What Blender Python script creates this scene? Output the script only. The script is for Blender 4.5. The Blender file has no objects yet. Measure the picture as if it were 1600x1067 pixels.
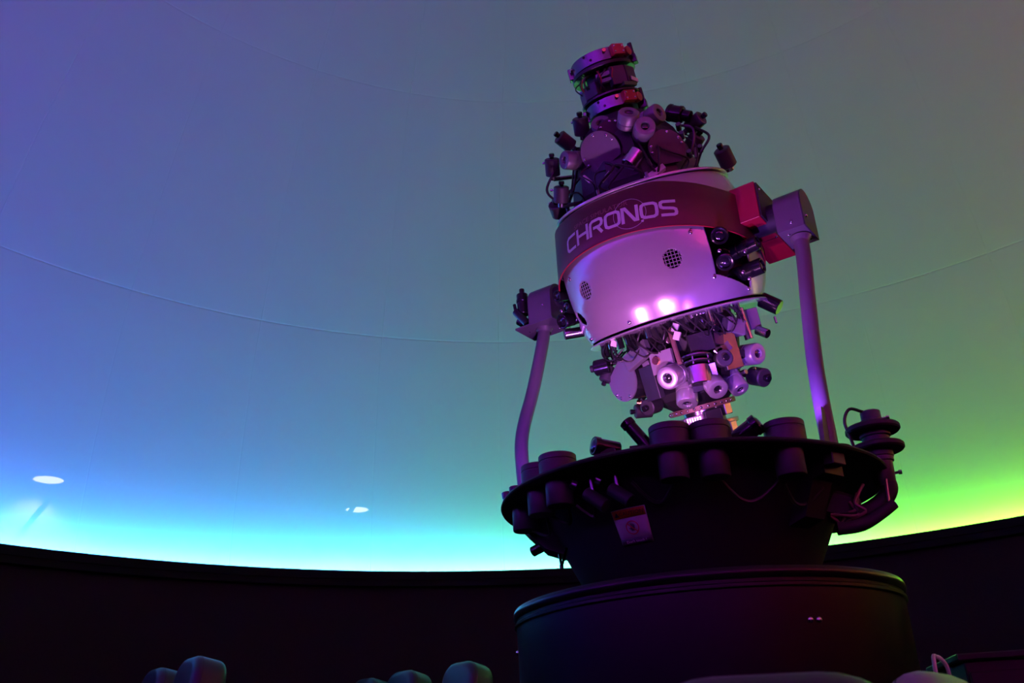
import bpy, bmesh, math, random
from mathutils import Matrix, Vector

# ------------------------------------------------------------------ camera, light, exposure
EYE = 0.75                                     # eye height above the floor
scene = bpy.context.scene
COL = scene.collection
V = Vector
cam_data = bpy.data.cameras.new('camera')
cam = bpy.data.objects.new('camera', cam_data)
COL.objects.link(cam)
scene.camera = cam
cam_data.sensor_width = 23.6
cam_data.lens = 1442.19 * 23.6 / 1600
cam_data.clip_start = 0.05
cam_data.dof.use_dof = True
cam_data.dof.focus_distance = 2.75
cam_data.dof.aperture_fstop = 5.6
RGT = V((0.97780391, 0.20435244, -0.0462558))
UPV = V((0.12749622, -0.40513237, 0.90532451))
FWD = V((-0.16626556, 0.89112729, 0.42219418))
cam.matrix_world = Matrix(((RGT.x, UPV.x, -FWD.x, 0.0), (RGT.y, UPV.y, -FWD.y, -2.5), (RGT.z, UPV.z, -FWD.z, EYE), (0, 0, 0, 1)))

scene.view_settings.view_transform = 'Standard'
scene.view_settings.look = 'None'
scene.view_settings.gamma = 1
scene.view_settings.use_curve_mapping = False
scene.view_settings.exposure = 0.0
world = bpy.data.worlds.new('dark_room')
scene.world = world
world.use_nodes = True
world.node_tree.nodes['Background'].inputs[0].default_value = (0, 0, 0, 1)

COVE_POWER = 680.0        # radiance of the rainbow cove strip
WARM_W, BLUE_W = 9.5, 10.0   # lamps inside the deck canisters

# ------------------------------------------------------------------ geometry of the place (metres)
RIM_R, RIM_Z = 4.912, 1.4385 + EYE
DOME_C = V((0, 0, 1.2903 + EYE))
DOME_R = 5.165
BALL_C = V((0, 0, 1.39895 + EYE))
T_AX = V((0.90851609, -0.41784986, 0.0))
N_AX = V((-0.41784986, -0.90851609, 0.0))          # horizontal, towards the audience
B_AX = V((-0.15346698, -0.3336778, 0.93011129))    # axis of the star ball
B_Y = B_AX.cross(T_AX)


def frame(o, x, y, z):
    return Matrix(((x.x, y.x, z.x, o.x), (x.y, y.y, z.y, o.y), (x.z, y.z, z.z, o.z), (0, 0, 0, 1)))


BF = frame(BALL_C, T_AX, B_Y, B_AX)                # ball frame: x along trunnion, z along ball axis, -y towards audience
YF = frame(BALL_C, T_AX, -N_AX, V((0, 0, 1)))      # yoke frame
DECK_Z = 0.649 + EYE
DRUM_Z = 0.372 + EYE


# ------------------------------------------------------------------ materials
def mat(name, col, rough=0.5, metal=0.0, var=0.12, scale=30.0, bump=0.0, coat=0.0, spec=0.5):
    m = bpy.data.materials.new(name)
    m.use_nodes = True
    nt = m.node_tree
    b = nt.nodes['Principled BSDF']
    b.inputs['Metallic'].default_value = metal
    b.inputs['Roughness'].default_value = rough
    b.inputs['Coat Weight'].default_value = coat
    b.inputs['Coat Roughness'].default_value = 0.15
    b.inputs['Specular IOR Level'].default_value = spec
    tc = nt.nodes.new('ShaderNodeTexCoord')
    nz = nt.nodes.new('ShaderNodeTexNoise')
    nz.inputs['Scale'].default_value = scale
    nz.inputs['Detail'].default_value = 4
    nt.links.new(tc.outputs['Object'], nz.inputs['Vector'])
    mx = nt.nodes.new('ShaderNodeMix')
    mx.data_type = 'RGBA'
    mx.inputs[6].default_value = (*[c * (1 - var) for c in col], 1)
    mx.inputs[7].default_value = (*[min(1, c * (1 + var)) for c in col], 1)
    nt.links.new(nz.outputs['Fac'], mx.inputs[0])
    nt.links.new(mx.outputs[2], b.inputs['Base Color'])
    if bump:
        bp = nt.nodes.new('ShaderNodeBump')
        bp.inputs['Strength'].default_value = bump
        bp.inputs['Distance'].default_value = 0.004
        nt.links.new(nz.outputs['Fac'], bp.inputs['Height'])
        nt.links.new(bp.outputs['Normal'], b.inputs['Normal'])
    return m


def emit(name, col, strength):
    m = bpy.data.materials.new(name)
    m.use_nodes = True
    nt = m.node_tree
    nt.nodes.remove(nt.nodes['Principled BSDF'])
    e = nt.nodes.new('ShaderNodeEmission')
    e.inputs[0].default_value = (*col, 1)
    e.inputs[1].default_value = strength
    nt.links.new(e.outputs[0], nt.nodes['Material Output'].inputs[0])
    return m


SILVER_PAINT = mat('silver_paint', (0.46, 0.42, 0.49), 0.22, 0.5, 0.03, 60, coat=0.15)
LENS_GREY = mat('lens_grey_paint', (0.18, 0.175, 0.195), 0.38, 0.25, 0.05, 60)
BARREL = mat('barrel_silver_paint', (0.38, 0.37, 0.41), 0.3, 0.55, 0.01, 60)
YOKE_PAINT = mat('yoke_grey_paint', (0.105, 0.10, 0.112), 0.4, 0.2, 0.03, 60)
DARK_PAINT = mat('dark_grey_paint', (0.035, 0.034, 0.038), 0.42, 0.1, 0.1, 60)
DECK_PAINT = mat('deck_charcoal_paint', (0.013, 0.012, 0.014), 0.5, 0.0, 0.1, 60, spec=0.25)
CAN_PAINT = mat('canister_grey_paint', (0.032, 0.031, 0.034), 0.48, 0.1, 0.08, 60)
BELT_RED = mat('maroon_lacquer', (0.075, 0.010, 0.016), 0.42, 0.1, 0.05, 60)
BOX_RED = mat('crimson_lacquer', (0.33, 0.008, 0.028), 0.45, 0.05, 0.05, 60)
BLACK = mat('black_anodised', (0.008, 0.008, 0.010), 0.2, 0.0, 0.15, 60, spec=0.4)
BLACK_MATT = mat('black_matt', (0.012, 0.012, 0.014), 0.65, 0.0, 0.15, 60)
RUBBER = mat('black_cable_rubber', (0.012, 0.011, 0.012), 0.4, 0.0, 0.15, 60)
STEEL = mat('brushed_steel', (0.62, 0.61, 0.64), 0.22, 1.0, 0.06, 90)
DARK_STEEL = mat('blued_steel', (0.16, 0.16, 0.19), 0.25, 0.9, 0.1, 60)
CORE = mat('core_dark_metal', (0.045, 0.043, 0.055), 0.4, 0.4, 0.12, 40)
GLASS = mat('coated_lens_glass', (0.012, 0.01, 0.016), 0.05, 0.0, 0.1, 20, coat=1.0)
WHITE_PL = mat('white_plastic', (0.75, 0.73, 0.72), 0.4, 0.0, 0.05, 60)
BRASS = mat('brass', (0.7, 0.42, 0.14), 0.25, 1.0, 0.08, 60)
RED_BLOCK = mat('red_resin_block', (0.32, 0.02, 0.03), 0.35, 0.0, 0.15, 60)
GREEN_PCB = mat('green_circuit_board', (0.03, 0.16, 0.05), 0.4, 0.0, 0.25, 150)
CYAN_PL = mat('pale_cyan_plastic', (0.15, 0.55, 0.62), 0.4, 0.0, 0.1, 60)
ROD_BROWN = mat('brown_coated_rod', (0.22, 0.13, 0.1), 0.45, 0.2, 0.1, 60)
LETTER = mat('pale_lettering', (0.62, 0.60, 0.72), 0.45, 0.1, 0.02, 60)
LETTER_DIM = mat('grey_red_lettering', (0.26, 0.10, 0.11), 0.45, 0.1, 0.02, 60)
SIGN_WHITE = mat('sign_white', (0.62, 0.60, 0.62), 0.45, 0.0, 0.04, 40)
SIGN_ORANGE = mat('sign_orange', (0.80, 0.17, 0.02), 0.45, 0.0, 0.05, 40)
SIGN_BLACK = mat('sign_black', (0.02, 0.018, 0.02), 0.45, 0.0, 0.05, 40)
SIGN_RED = mat('sign_red', (0.65, 0.03, 0.04), 0.45, 0.0, 0.05, 40)
DRUM_PAINT = mat('drum_black_lacquer', (0.003, 0.003, 0.0035), 0.28, 0.0, 0.1, 25, spec=0.28)
WALL = mat('wall_black_felt', (0.016, 0.013, 0.013), 0.95, 0.0, 0.2, 60, 0.3, spec=0.1)
TRIM = mat('trim_black_paint', (0.004, 0.004, 0.0045), 0.7, 0.0, 0.1, 40, spec=0.08)
CARPET = mat('floor_dark_carpet', (0.012, 0.011, 0.012), 0.95, 0.0, 0.3, 200, 0.5, spec=0.1)
SEAT_CLOTH = mat('seat_dark_vinyl', (0.022, 0.023, 0.03), 0.4, 0.0, 0.1, 120, 0.08, spec=0.45)
SEAT_LIT = mat('seat_vinyl_lit_tone', (0.17, 0.18, 0.15), 0.4, 0.0, 0.1, 120, 0.08, spec=0.5)  # same seat vinyl, base colour raised in place of stronger light on it
OUTER = mat('outer_wall_grey', (0.25, 0.24, 0.24), 0.9, 0.0, 0.05, 5)


def dome_material():
    m = mat('perforated_dome_screen', (0.50, 0.50, 0.51), 0.85, 0.0, 0.02, 3, spec=0.1)
    nt = m.node_tree
    out = nt.nodes['Material Output']
    tr = nt.nodes.new('ShaderNodeBsdfTransparent')
    mx = nt.nodes.new('ShaderNodeMixShader')
    mx.inputs[0].default_value = 0.09
    nt.links.new(nt.nodes['Principled BSDF'].outputs[0], mx.inputs[1])
    nt.links.new(tr.outputs[0], mx.inputs[2])
    nt.links.new(mx.outputs[0], out.inputs[0])
    return m


DOME = dome_material()


def cove_material():
    """RGB strip: the colour of the diodes runs once round the rainbow along the ring."""
    m = bpy.data.materials.new('rainbow_cove_diodes')
    m.use_nodes = True
    nt = m.node_tree
    nt.nodes.remove(nt.nodes['Principled BSDF'])
    tc = nt.nodes.new('ShaderNodeTexCoord')
    sp = nt.nodes.new('ShaderNodeSeparateXYZ')
    nt.links.new(tc.outputs['Object'], sp.inputs[0])
    at = nt.nodes.new('ShaderNodeMath')
    at.operation = 'ARCTAN2'
    nt.links.new(sp.outputs['X'], at.inputs[0])
    nt.links.new(sp.outputs['Y'], at.inputs[1])
    mp = nt.nodes.new('ShaderNodeMapRange')
    mp.inputs[1].default_value = -math.pi
    mp.inputs[2].default_value = math.pi
    nt.links.new(at.outputs[0], mp.inputs[0])
    rp = nt.nodes.new('ShaderNodeValToRGB')
    stops = [(-180, (0.48, 0.01, 0.80)), (-130, (0.36, 0.01, 0.95)), (-92, (0.05, 0.07, 0.98)), (-58, (0.035, 0.22, 0.70)), (-34, (0.04, 0.33, 0.62)),
             (-18, (0.045, 0.40, 0.30)), (-2, (0.045, 0.36, 0.09)), (17, (0.05, 0.34, 0.015)), (32, (0.075, 0.31, 0.012)),
             (60, (0.26, 0.20, 0.02)), (100, (0.62, 0.09, 0.03)), (140, (0.70, 0.012, 0.20)), (180, (0.48, 0.01, 0.80))]
    els = rp.color_ramp.elements
    while len(els) < len(stops):
        els.new(0.5)
    for e, (d, c) in zip(els, stops):
        e.position = (d + 180) / 360.0
    for e, (d, c) in zip(els, stops):
        e.color = (*c, 1)
    nt.links.new(mp.outputs[0], rp.inputs[0])
    e = nt.nodes.new('ShaderNodeEmission')
    e.inputs[1].default_value = COVE_POWER
    nt.links.new(rp.outputs[0], e.inputs[0])
    nt.links.new(e.outputs[0], nt.nodes['Material Output'].inputs[0])
    return m


# ------------------------------------------------------------------ mesh helpers
WM = {}


def align(d, up=None):
    """rotation whose +Z points along d"""
    d = V(d).normalized()
    u = V(up) if up is not None else (V((0, 0, 1)) if abs(d.z) < 0.95 else V((0, 1, 0)))
    x = u.cross(d).normalized()
    y = d.cross(x)
    return Matrix(((x.x, y.x, d.x, 0), (x.y, y.y, d.y, 0), (x.z, y.z, d.z, 0), (0, 0, 0, 1)))


def TR(p):
    return Matrix.Translation(V(p))


class G:
    def __init__(self):
        self.v, self.f = [], []

    def add(self, vs, fs, M=None):
        n = len(self.v)
        self.v += [tuple(M @ V(p)) if M is not None else tuple(p) for p in vs]
        self.f += [tuple(i + n for i in q) for q in fs]
        return self

    def lathe(self, prof, n=24, M=None, a0=0.0, a1=2 * math.pi, close=False):
        """profile of (r, z); a radius of zero closes the surface"""
        full = abs(a1 - a0 - 2 * math.pi) < 1e-6
        cnt = n if full else n + 1
        vs, fs, rings = [], [], []
        for r, z in prof:
            if r < 1e-9:
                rings.append([len(vs)])
                vs.append((0, 0, z))
            else:
                k = len(vs)
                rings.append(list(range(k, k + cnt)))
                for i in range(cnt):
                    a = a0 + (a1 - a0) * i / n
                    vs.append((r * math.cos(a), r * math.sin(a), z))
        pairs = list(zip(rings[:-1], rings[1:]))
        if close:
            pairs.append((rings[-1], rings[0]))
        for A, B in pairs:
            for i in range(n):
                j = (i + 1) % cnt
                if len(A) == 1 and len(B) == 1:
                    continue
                if len(A) == 1:
                    fs.append((A[0], B[j], B[i]))
                elif len(B) == 1:
                    fs.append((A[i], A[j], B[0]))
                else:
                    fs.append((A[i], A[j], B[j], B[i]))
        return self.add(vs, fs, M)

    def cyl(self, p0, p1, r0, r1=None, n=16, ch=0.0, M=None):
        r1 = r0 if r1 is None else r1
        p0, p1 = V(p0), V(p1)
        L = (p1 - p0).length
        Q = TR(p0) @ align(p1 - p0)
        if M is not None:
            Q = M @ Q
        c = ch if ch else min(r0, r1, L) * 0.08
        return self.lathe([(0, 0), (r0 - c, 0), (r0, c), (r1, L - c), (r1 - c, L), (0, L)], n, Q)

    def box(self, size, M=None, ch=None):
        sx, sy, sz = [s / 2 for s in size]
        c = min(size) * 0.07 if ch is None else ch
        vs = []
        idx = {}
        for X in (-1, 1):
            for Y in (-1, 1):
                for Z in (-1, 1):
                    for k, d in enumerate(((0, c, c), (c, 0, c), (c, c, 0))):
                        idx[(X, Y, Z, k)] = len(vs)
                        vs.append((X * (sx - d[0]), Y * (sy - d[1]), Z * (sz - d[2])))
        I = lambda X, Y, Z, k: idx[(X, Y, Z, k)]
        fs = []
        for s in (-1, 1):
            q = [(-1, -1), (1, -1), (1, 1), (-1, 1)]
            fs.append([I(s, a, b, 0) for a, b in (q if s > 0 else q[::-1])])
            fs.append([I(a, s, b, 1) for a, b in (q[::-1] if s > 0 else q)])
            fs.append([I(a, b, s, 2) for a, b in (q if s > 0 else q[::-1])])
        for a in (-1, 1):
            for b in (-1, 1):
                e = [I(a, b, -1, 0), I(a, b, -1, 1), I(a, b, 1, 1), I(a, b, 1, 0)]
                fs.append(e if a * b > 0 else e[::-1])
                e = [I(a, -1, b, 0), I(a, -1, b, 2), I(a, 1, b, 2), I(a, 1, b, 0)]
                fs.append(e[::-1] if a * b > 0 else e)
                e = [I(-1, a, b, 1), I(-1, a, b, 2), I(1, a, b, 2), I(1, a, b, 1)]
                fs.append(e if a * b > 0 else e[::-1])
                for d in (-1, 1):
                    e = [I(a, b, d, 0), I(a, b, d, 1), I(a, b, d, 2)]
                    fs.append(e if a * b * d > 0 else e[::-1])
        return self.add(vs, fs, M)

    def prism(self, pts, h0, h1, M=None):
        n = len(pts)
        vs = [(x, y, h0) for x, y in pts] + [(x, y, h1) for x, y in pts]
        fs = [tuple(range(n))[::-1], tuple(range(n, 2 * n))] + [(i, (i + 1) % n, n + (i + 1) % n, n + i) for i in range(n)]
        return self.add(vs, fs, M)

    def tube(self, pts, r, n=8, sub=6, M=None):
        P = [V(p) for p in pts]
        if sub > 1 and len(P) > 2:
            Q = []
            E = [P[0] * 2 - P[1]] + P + [P[-1] * 2 - P[-2]]
            for i in range(1, len(E) - 2):
                a, b, c, d = E[i - 1], E[i], E[i + 1], E[i + 2]
                for k in range(sub):
                    t = k / sub
                    Q.append(0.5 * ((2 * b) + (c - a) * t + (2 * a - 5 * b + 4 * c - d) * t * t + (3 * b - a - 3 * c + d) * t ** 3))
            Q.append(P[-1])
            P = Q
        vs, fs = [], []
        x = None
        for i, p in enumerate(P):
            d = (P[min(i + 1, len(P) - 1)] - P[max(i - 1, 0)]).normalized()
            if x is None:
                x = d.orthogonal().normalized()
            x = (x - d * x.dot(d)).normalized()
            y = d.cross(x)
            rr = r(i / (len(P) - 1)) if callable(r) else r
            for k in range(n):
                a = 2 * math.pi * k / n
                vs.append(p + (x * math.cos(a) + y * math.sin(a)) * rr)
        for i in range(len(P) - 1):
            for k in range(n):
                j = (k + 1) % n
                fs.append((i * n + k, i * n + j, (i + 1) * n + j, (i + 1) * n + k))
        fs.append(tuple(range(n))[::-1])
        fs.append(tuple(range((len(P) - 1) * n, len(P) * n)))
        return self.add(vs, fs, M)

    def mesh(self, name, m, smooth=True, angle=35):
        me = bpy.data.meshes.new(name)
        me.from_pydata([tuple(p) for p in self.v], [], self.f)
        me.materials.append(m)
        if smooth:
            me.polygons.foreach_set('use_smooth', [True] * len(me.polygons))
            me.set_sharp_from_angle(angle=math.radians(angle))
        me.update()
        return me


def place(name, me, M, parent=None):
    """link mesh data me at world matrix M, as a child of parent"""
    o = bpy.data.objects.new(name, me)
    COL.objects.link(o)
    WM[o] = M
    if parent is not None:
        o.parent = parent
        o.matrix_local = WM[parent].inverted() @ M
    else:
        o.matrix_world = M
    return o


def part(name, g, m, parent=None, M=None, smooth=True, angle=35, label=None):
    """build the shapes collected in g (in frame M) as one object with its origin in the middle"""
    lo = V([min(p[i] for p in g.v) for i in range(3)])
    hi = V([max(p[i] for p in g.v) for i in range(3)])
    c = (lo + hi) / 2
    g.v = [tuple(V(p) - c) for p in g.v]
    o = place(name, g.mesh(name, m, smooth, angle), (M if M is not None else Matrix()) @ TR(c), parent)
    if label:
        o['label'] = label
    return o


def empty(name, loc, rz=0.0):
    o = bpy.data.objects.new(name, None)
    o.empty_display_size = 0.1
    COL.objects.link(o)
    o.matrix_world = WM[o] = TR(loc) @ Matrix.Rotation(rz, 4, 'Z')
    return o


def tag(o, label=None, cat=None, group=None, kind=None):
    for k, x in (('label', label), ('category', cat), ('group', group), ('kind', kind)):
        if x:
            o[k] = x
    return o


CACHE = {}


def shared(key, fn):
    if key not in CACHE:
        CACHE[key] = fn()
    return CACHE[key]


def pol(r, az, z):
    """az in degrees from straight ahead (+Y) towards the right (+X)"""
    a = math.radians(az)
    return V((r * math.sin(a), r * math.cos(a), z))


# ------------------------------------------------------------------ the dome
ceiling = empty('ceiling', (0, 0, 0))
tag(ceiling, 'white perforated projection dome of curved panels lit in rainbow colours', None, None, 'structure')
N_MER = 30
SEAM0 = math.degrees(-1.1426)
LAT = [-0.015, 0.4074, 0.7966, 1.19, 1.5]


def dome_panel(l0, l1, w):
    """curved sheet; its rim is turned back a little so that two panels meet in a shallow groove"""
    lip, groove = 0.008, 0.0012
    nu, nv = 8, 10
    g = G()
    us = [0, lip / (DOME_R * math.cos(l0) * w)] + [i / nu for i in range(1, nu)] + [1 - lip / (DOME_R * math.cos(l0) * w), 1]
    vs_ = [0, lip / (DOME_R * (l1 - l0))] + [i / nv for i in range(1, nv)] + [1 - lip / (DOME_R * (l1 - l0)), 1]
    pts = []
    for b, vv in enumerate(vs_):
        for a, uu in enumerate(us):
            edge = a in (0, len(us) - 1) or b in (0, len(vs_) - 1)
            r = DOME_R + (groove if edge else 0)
            la = l0 + (l1 - l0) * vv
            az = w * uu
            pts.append((r * math.cos(la) * math.sin(az), r * math.cos(la) * math.cos(az), r * math.sin(la)))
    n = len(us)
    g.add(pts, [(j * n + i, (j + 1) * n + i, (j + 1) * n + i + 1, j * n + i + 1) for j in range(len(vs_) - 1) for i in range(n - 1)])
    return g.mesh('panel', DOME, True, 5)


for j in range(len(LAT) - 1):
    me = dome_panel(LAT[j], LAT[j + 1], 2 * math.pi / N_MER)
    for k in range(N_MER):
        place('panel', me, TR(DOME_C) @ Matrix.Rotation(-math.radians(SEAM0 + 12 * k), 4, 'Z'), ceiling)
g = G()
g.lathe([(0, DOME_R), (DOME_R * math.cos(1.53), DOME_R * math.sin(1.53)), (DOME_R * math.cos(1.5), DOME_R * math.sin(1.5))], 60)
part('crown_panel', g, DOME, ceiling, TR(DOME_C))

# cove: lip, trough, diodes
g = G()
z0 = RIM_Z
g.lathe([(RIM_R, z0 - 0.062), (RIM_R, z0 - 0.004), (RIM_R + 0.004, z0), (RIM_R + 0.02, z0), (RIM_R + 0.02, z0 - 0.085), (5.17, z0 - 0.085),
         (5.17, z0 - 0.11), (RIM_R + 0.01, z0 - 0.11), (RIM_R + 0.01, z0 - 0.062)], 180, close=True)
tag(part('trim_1', g, TRIM), 'black lip of the cove running round the foot of the dome', None, None, 'structure')
g = G()
g.lathe([(5.0, 0.0), (5.0, z0 - 0.105), (5.05, z0 - 0.105), (5.05, 0.0)], 120, close=True)
tag(part('wall_round', g, WALL), 'low black felt wall below the bright cove', None, None, 'structure')
g = G()
g.lathe([(5.3, 0.0), (0, 0.0), (0, -0.1), (5.3, -0.1)], 96, close=True)
tag(part('floor', g, CARPET), 'dark carpet floor under the dome', None, None, 'structure')
g = G()
LED_T = math.radians(84)                          # diodes look up past a louvre added to cut light crossing the room
ln_, lt_ = V((math.cos(LED_T), math.sin(LED_T))), V((math.sin(LED_T), -math.cos(LED_T)))
pa = V((5.067, z0 - 0.021))
pb = pa + lt_ * 0.020
g.lathe([tuple(pa), tuple(pb)], 240)
g.lathe([(5.0625, z0 - 0.006), (5.065, z0 - 0.006), tuple(pa - ln_ * 0.002), tuple(pb - ln_ * 0.002 + lt_ * 0.004), (pb.x, z0 - 0.084), (5.0625, z0 - 0.084)], 240, close=True)
strip = place('light_strip', g.mesh('light_strip', cove_material()), Matrix())
strip.data.materials.append(TRIM)                 # unseen black channel under the strip, its raised edge added to block light
for k, pg in enumerate(strip.data.polygons):
    pg.material_index = 0 if k < 240 else 1
tag(strip, 'rainbow diode strip hidden in the cove at the foot of the dome', 'light strip')

# the corridor behind the perforated screen with its recessed ceiling lamps
g = G()
g.lathe([(5.93, 0.0), (5.93, 3.0), (5.98, 3.0), (5.98, 0.0)], 96, close=True)
tag(part('wall_outer', g, OUTER), 'plain wall of the corridor seen faintly through the screen', None, None, 'structure')
for i, (p, w, lab) in enumerate(((V((-4.642, 3.328, 2.874)), 0.104, 'round ceiling lamp showing through the dome at the far left'),
                                        (V((-2.71, 4.634, 2.78)), 0.092, 'round ceiling lamp showing through the dome near the projector, crossed by a strut'))):
    lamp = empty('ceiling_lamp', p)
    tag(lamp, lab, 'ceiling lamp', 'ceiling lamps behind the dome')
    g = G()
    g.lathe([(w, 0.0), (w + 0.02, 0.0), (w + 0.02, 0.05), (w, 0.05)], 32, close=True)
    part('lamp_ring', g, WHITE_PL, lamp, TR(p))
    g = G()
    g.lathe([(0, 0.004), (w, 0.004), (w, 0.03), (0, 0.03)], 32)
    part('diffuser', g, emit('lamp_diffuser', (1.0, 0.9, 0.82), 7.0), lamp, TR(p))
    g = G()
    g.lathe([(0, 0.05), (w * 0.9, 0.05), (w * 0.9, 0.1), (0, 0.1)], 24)
    part('housing', g, TRIM, lamp, TR(p))
    l = bpy.data.lights.new('ceiling_lamp_beam', 'SPOT')
    l.energy = 36
    l.color = (1, 0.88, 0.8)
    l.spot_size = math.radians(95)
    l.spot_blend = 0.4
    l.shadow_soft_size = 0.05
    lo = bpy.data.objects.new('ceiling_lamp_beam', l)
    COL.objects.link(lo)
    out = V((p.x, p.y, 0)).normalized()
    lo.matrix_world = TR(p + V((0, 0, -0.03))) @ align(-(out * 0.5 + V((0, 0, -1))))


for i, (a, b) in enumerate((((-4.267, 2.974, 2.68), (-4.413, 2.814, 2.285)), ((-2.655, 4.454, 2.796), (-2.826, 4.393, 2.455)))):
    g = G()
    g.cyl(a, b, 0.02, n=10)
    tag(part('trim_%d' % (i + 2), g, TRIM), 'slanting strut behind the screen below %s ceiling lamp' % ('the far left' if i == 0 else 'the nearer'), None, None, 'structure')

# ------------------------------------------------------------------ the drum round the lift
drum = empty('lift_drum', (0, 0, 0))
tag(drum, 'wide black round drum standing on the floor under the projector', 'drum')
g = G()
g.lathe([(0.472, 0.0), (0.484, DRUM_Z - 0.02), (0.478, DRUM_Z - 0.02), (0.466, 0.0)], 128, close=True)
part('drum_wall', g, DRUM_PAINT, drum)
g = G()
pr = [(0.484 + 0.007 * math.cos(a), DRUM_Z - 0.014 + 0.013 * math.sin(a)) for a in [2 * math.pi * k / 10 for k in range(10)]]
g.lathe(pr, 128, close=True)
part('rim_bead', g, DRUM_PAINT, drum)
g = G()
g.lathe([(0.486, DRUM_Z - 0.046), (0.4895, DRUM_Z - 0.043), (0.4895, DRUM_Z - 0.037), (0.486, DRUM_Z - 0.034)], 128, close=True)
part('lower_bead', g, DRUM_PAINT, drum)
DR = lambda az, z, r=0.48: V((r * math.sin(math.radians(az)), -r * math.cos(math.radians(az)), z))
g = G()
for az in (27.2,):
    p = DR(az, DRUM_Z * 0.5 - 0.05, 0.4775)
    g.box((0.006, 0.004, DRUM_Z - 0.12), TR(p) @ Matrix.Rotation(math.radians(az), 4, 'Z'), ch=0.001)
part('seam_strip', g, DRUM_PAINT, drum)


def dome_screw(r):
    def f():
        q = G()
        q.lathe([(r, -0.2 * r), (r, 0.1 * r), (0.85 * r, 0.45 * r), (0.5 * r, 0.7 * r), (0, 0.8 * r)], 12)
        return q.mesh('screw', STEEL)
    return shared(('screw', round(r, 4)), f)


for az in (26.2, 28.6):
    place('screw', dome_screw(0.007), TR(DR(az, DRUM_Z - 0.115, 0.4835)) @ align(DR(az, 0, 1)), drum)
place('screw', dome_screw(0.007), TR(DR(-79, DRUM_Z - 0.1, 0.4835)) @ align(DR(-79, 0, 1)), drum)

# ------------------------------------------------------------------ the projector
PR = empty('planetarium_projector', (0, 0, 0))
tag(PR, 'tall planetarium star projector with tilted silver ball, maroon belt and dark pedestal', 'projector')
CONE = lambda z: 0.2706 + 0.489 * (z - 0.36)        # radius at height z above the eye


def az_dir(az):
    a = math.radians(az)
    return V((math.sin(a), -math.cos(a), 0))         # az from the side of the audience


g = G()
g.lathe([(0, 0), (0.2, 0), (0.2, EYE + 0.26), (CONE(0.3), EYE + 0.3), (CONE(0.632), EYE + 0.632), (0, EYE + 0.632)], 96)
part('pedestal_cone', g, DECK_PAINT, PR)
g = G()
g.lathe([(0, 0.635), (0.504, 0.635), (0.51, 0.638), (0.512, 0.642), (0.510, 0.647), (0.506, 0.649), (0, 0.649)], 128, TR((0, 0, EYE)))
part('deck_plate', g, DECK_PAINT, PR)

# lamp canisters through the deck
WARM, BLUE = (1.0, 0.28, 0.92), (0.32, 0.07, 1.0)
CANS = [(-3.3, 0.458, WARM, 1.0), (8.3, 0.448, BLUE, 0.55), (30.7, 0.457, BLUE, 2.2), (-42.8, 0.451, WARM, 1.0), (-54.2, 0.449, BLUE, 1.6),
        (-75.5, 0.448, None, 0), (120, 0.45, None, 0), (165, 0.45, None, 0), (200, 0.45, None, 0), (240, 0.45, None, 0)]


def can_top():
    q = G()
    q.lathe([(0.047, 0.0), (0.047, 0.034), (0.0455, 0.035), (0.0455, 0.0365), (0.047, 0.0375), (0.047, 0.05), (0.0455, 0.052), (0.034, 0.052), (0.034, 0.03), (0, 0.03)], 40)
    return q.mesh('canister', CAN_PAINT)


def can_low():
    q = G()
    q.lathe([(0.034, 0.0), (0.034, -0.058), (0.032, -0.061), (0, -0.061)], 32)
    return q.mesh('lower_housing', CAN_PAINT)


LENS_E = {}
for az, rr, colr, k in CANS:
    p = az_dir(az) * rr + V((0, 0, DECK_Z))
    R = Matrix.Rotation(math.radians(az), 4, 'Z')
    if az == -75.5:
        place('lower_housing', shared('canlow', can_low), TR(p + V((0, 0, -0.0135))) @ R, PR)
        continue
    cn = place('canister', shared('cantop', can_top), TR(p - V((0, 0, 0.0005))) @ R, PR)
    place('lower_housing', shared('canlow', can_low), TR(p + V((0, 0, -0.0135))) @ R, cn)
    q = G()
    q.lathe([(0.033, 0.032), (0.02, 0.037), (0, 0.039)], 24)
    ln = place('lamp_lens', q.mesh('lamp_lens', emit('canister_lens', colr, 1.5 * k) if colr else GLASS), TR(p) @ R, cn)
    if colr:
        l = bpy.data.lights.new('canister_lamp', 'SPOT')
        l.energy = (WARM_W if colr is WARM else BLUE_W) * k
        l.color = colr
        l.spot_size = math.radians(110)
        l.spot_blend = 0.6
        l.shadow_soft_size = 0.017
        lo = bpy.data.objects.new('canister_lamp', l)
        COL.objects.link(lo)
        aim = (BALL_C - V((0, 0, 0.3)) - p).normalized() + V((0, 0, 0.7))
        if az in (30.7, -54.2):                    # these two are turned towards the yoke posts
            aim = YF @ (V((0.424, -0.075, -0.50)) if az > 0 else V((-0.466, -0.11, -0.50))) - p
            l.spot_size = math.radians(96)
            l.energy *= 0.75
        lo.matrix_world = TR(p + V((0, 0, 0.056))) @ align(-aim)

# caution sign on the cone
sg = G()


def on_cone(u, w, off):
    """u degrees round the cone, w metres above the eye"""
    r = CONE(w) + off
    d = az_dir(u)
    return d * r + V((0, 0, EYE + w - off * 0.489))


def cone_patch(u0, u1, w0, w1, off, nu=8, nv=2):
    q = G()
    q.add([on_cone(u0 + (u1 - u0) * i / nu, w0 + (w1 - w0) * j / nv, off) for j in range(nv + 1) for i in range(nu + 1)],
          [(j * (nu + 1) + i, j * (nu + 1) + i + 1, (j + 1) * (nu + 1) + i + 1, (j + 1) * (nu + 1) + i) for j in range(nv) for i in range(nu)])
    return q


def solid(o, t, off=-1):
    md = o.modifiers.new('thickness', 'SOLIDIFY')
    md.thickness = t
    md.offset = off
    return o


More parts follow.
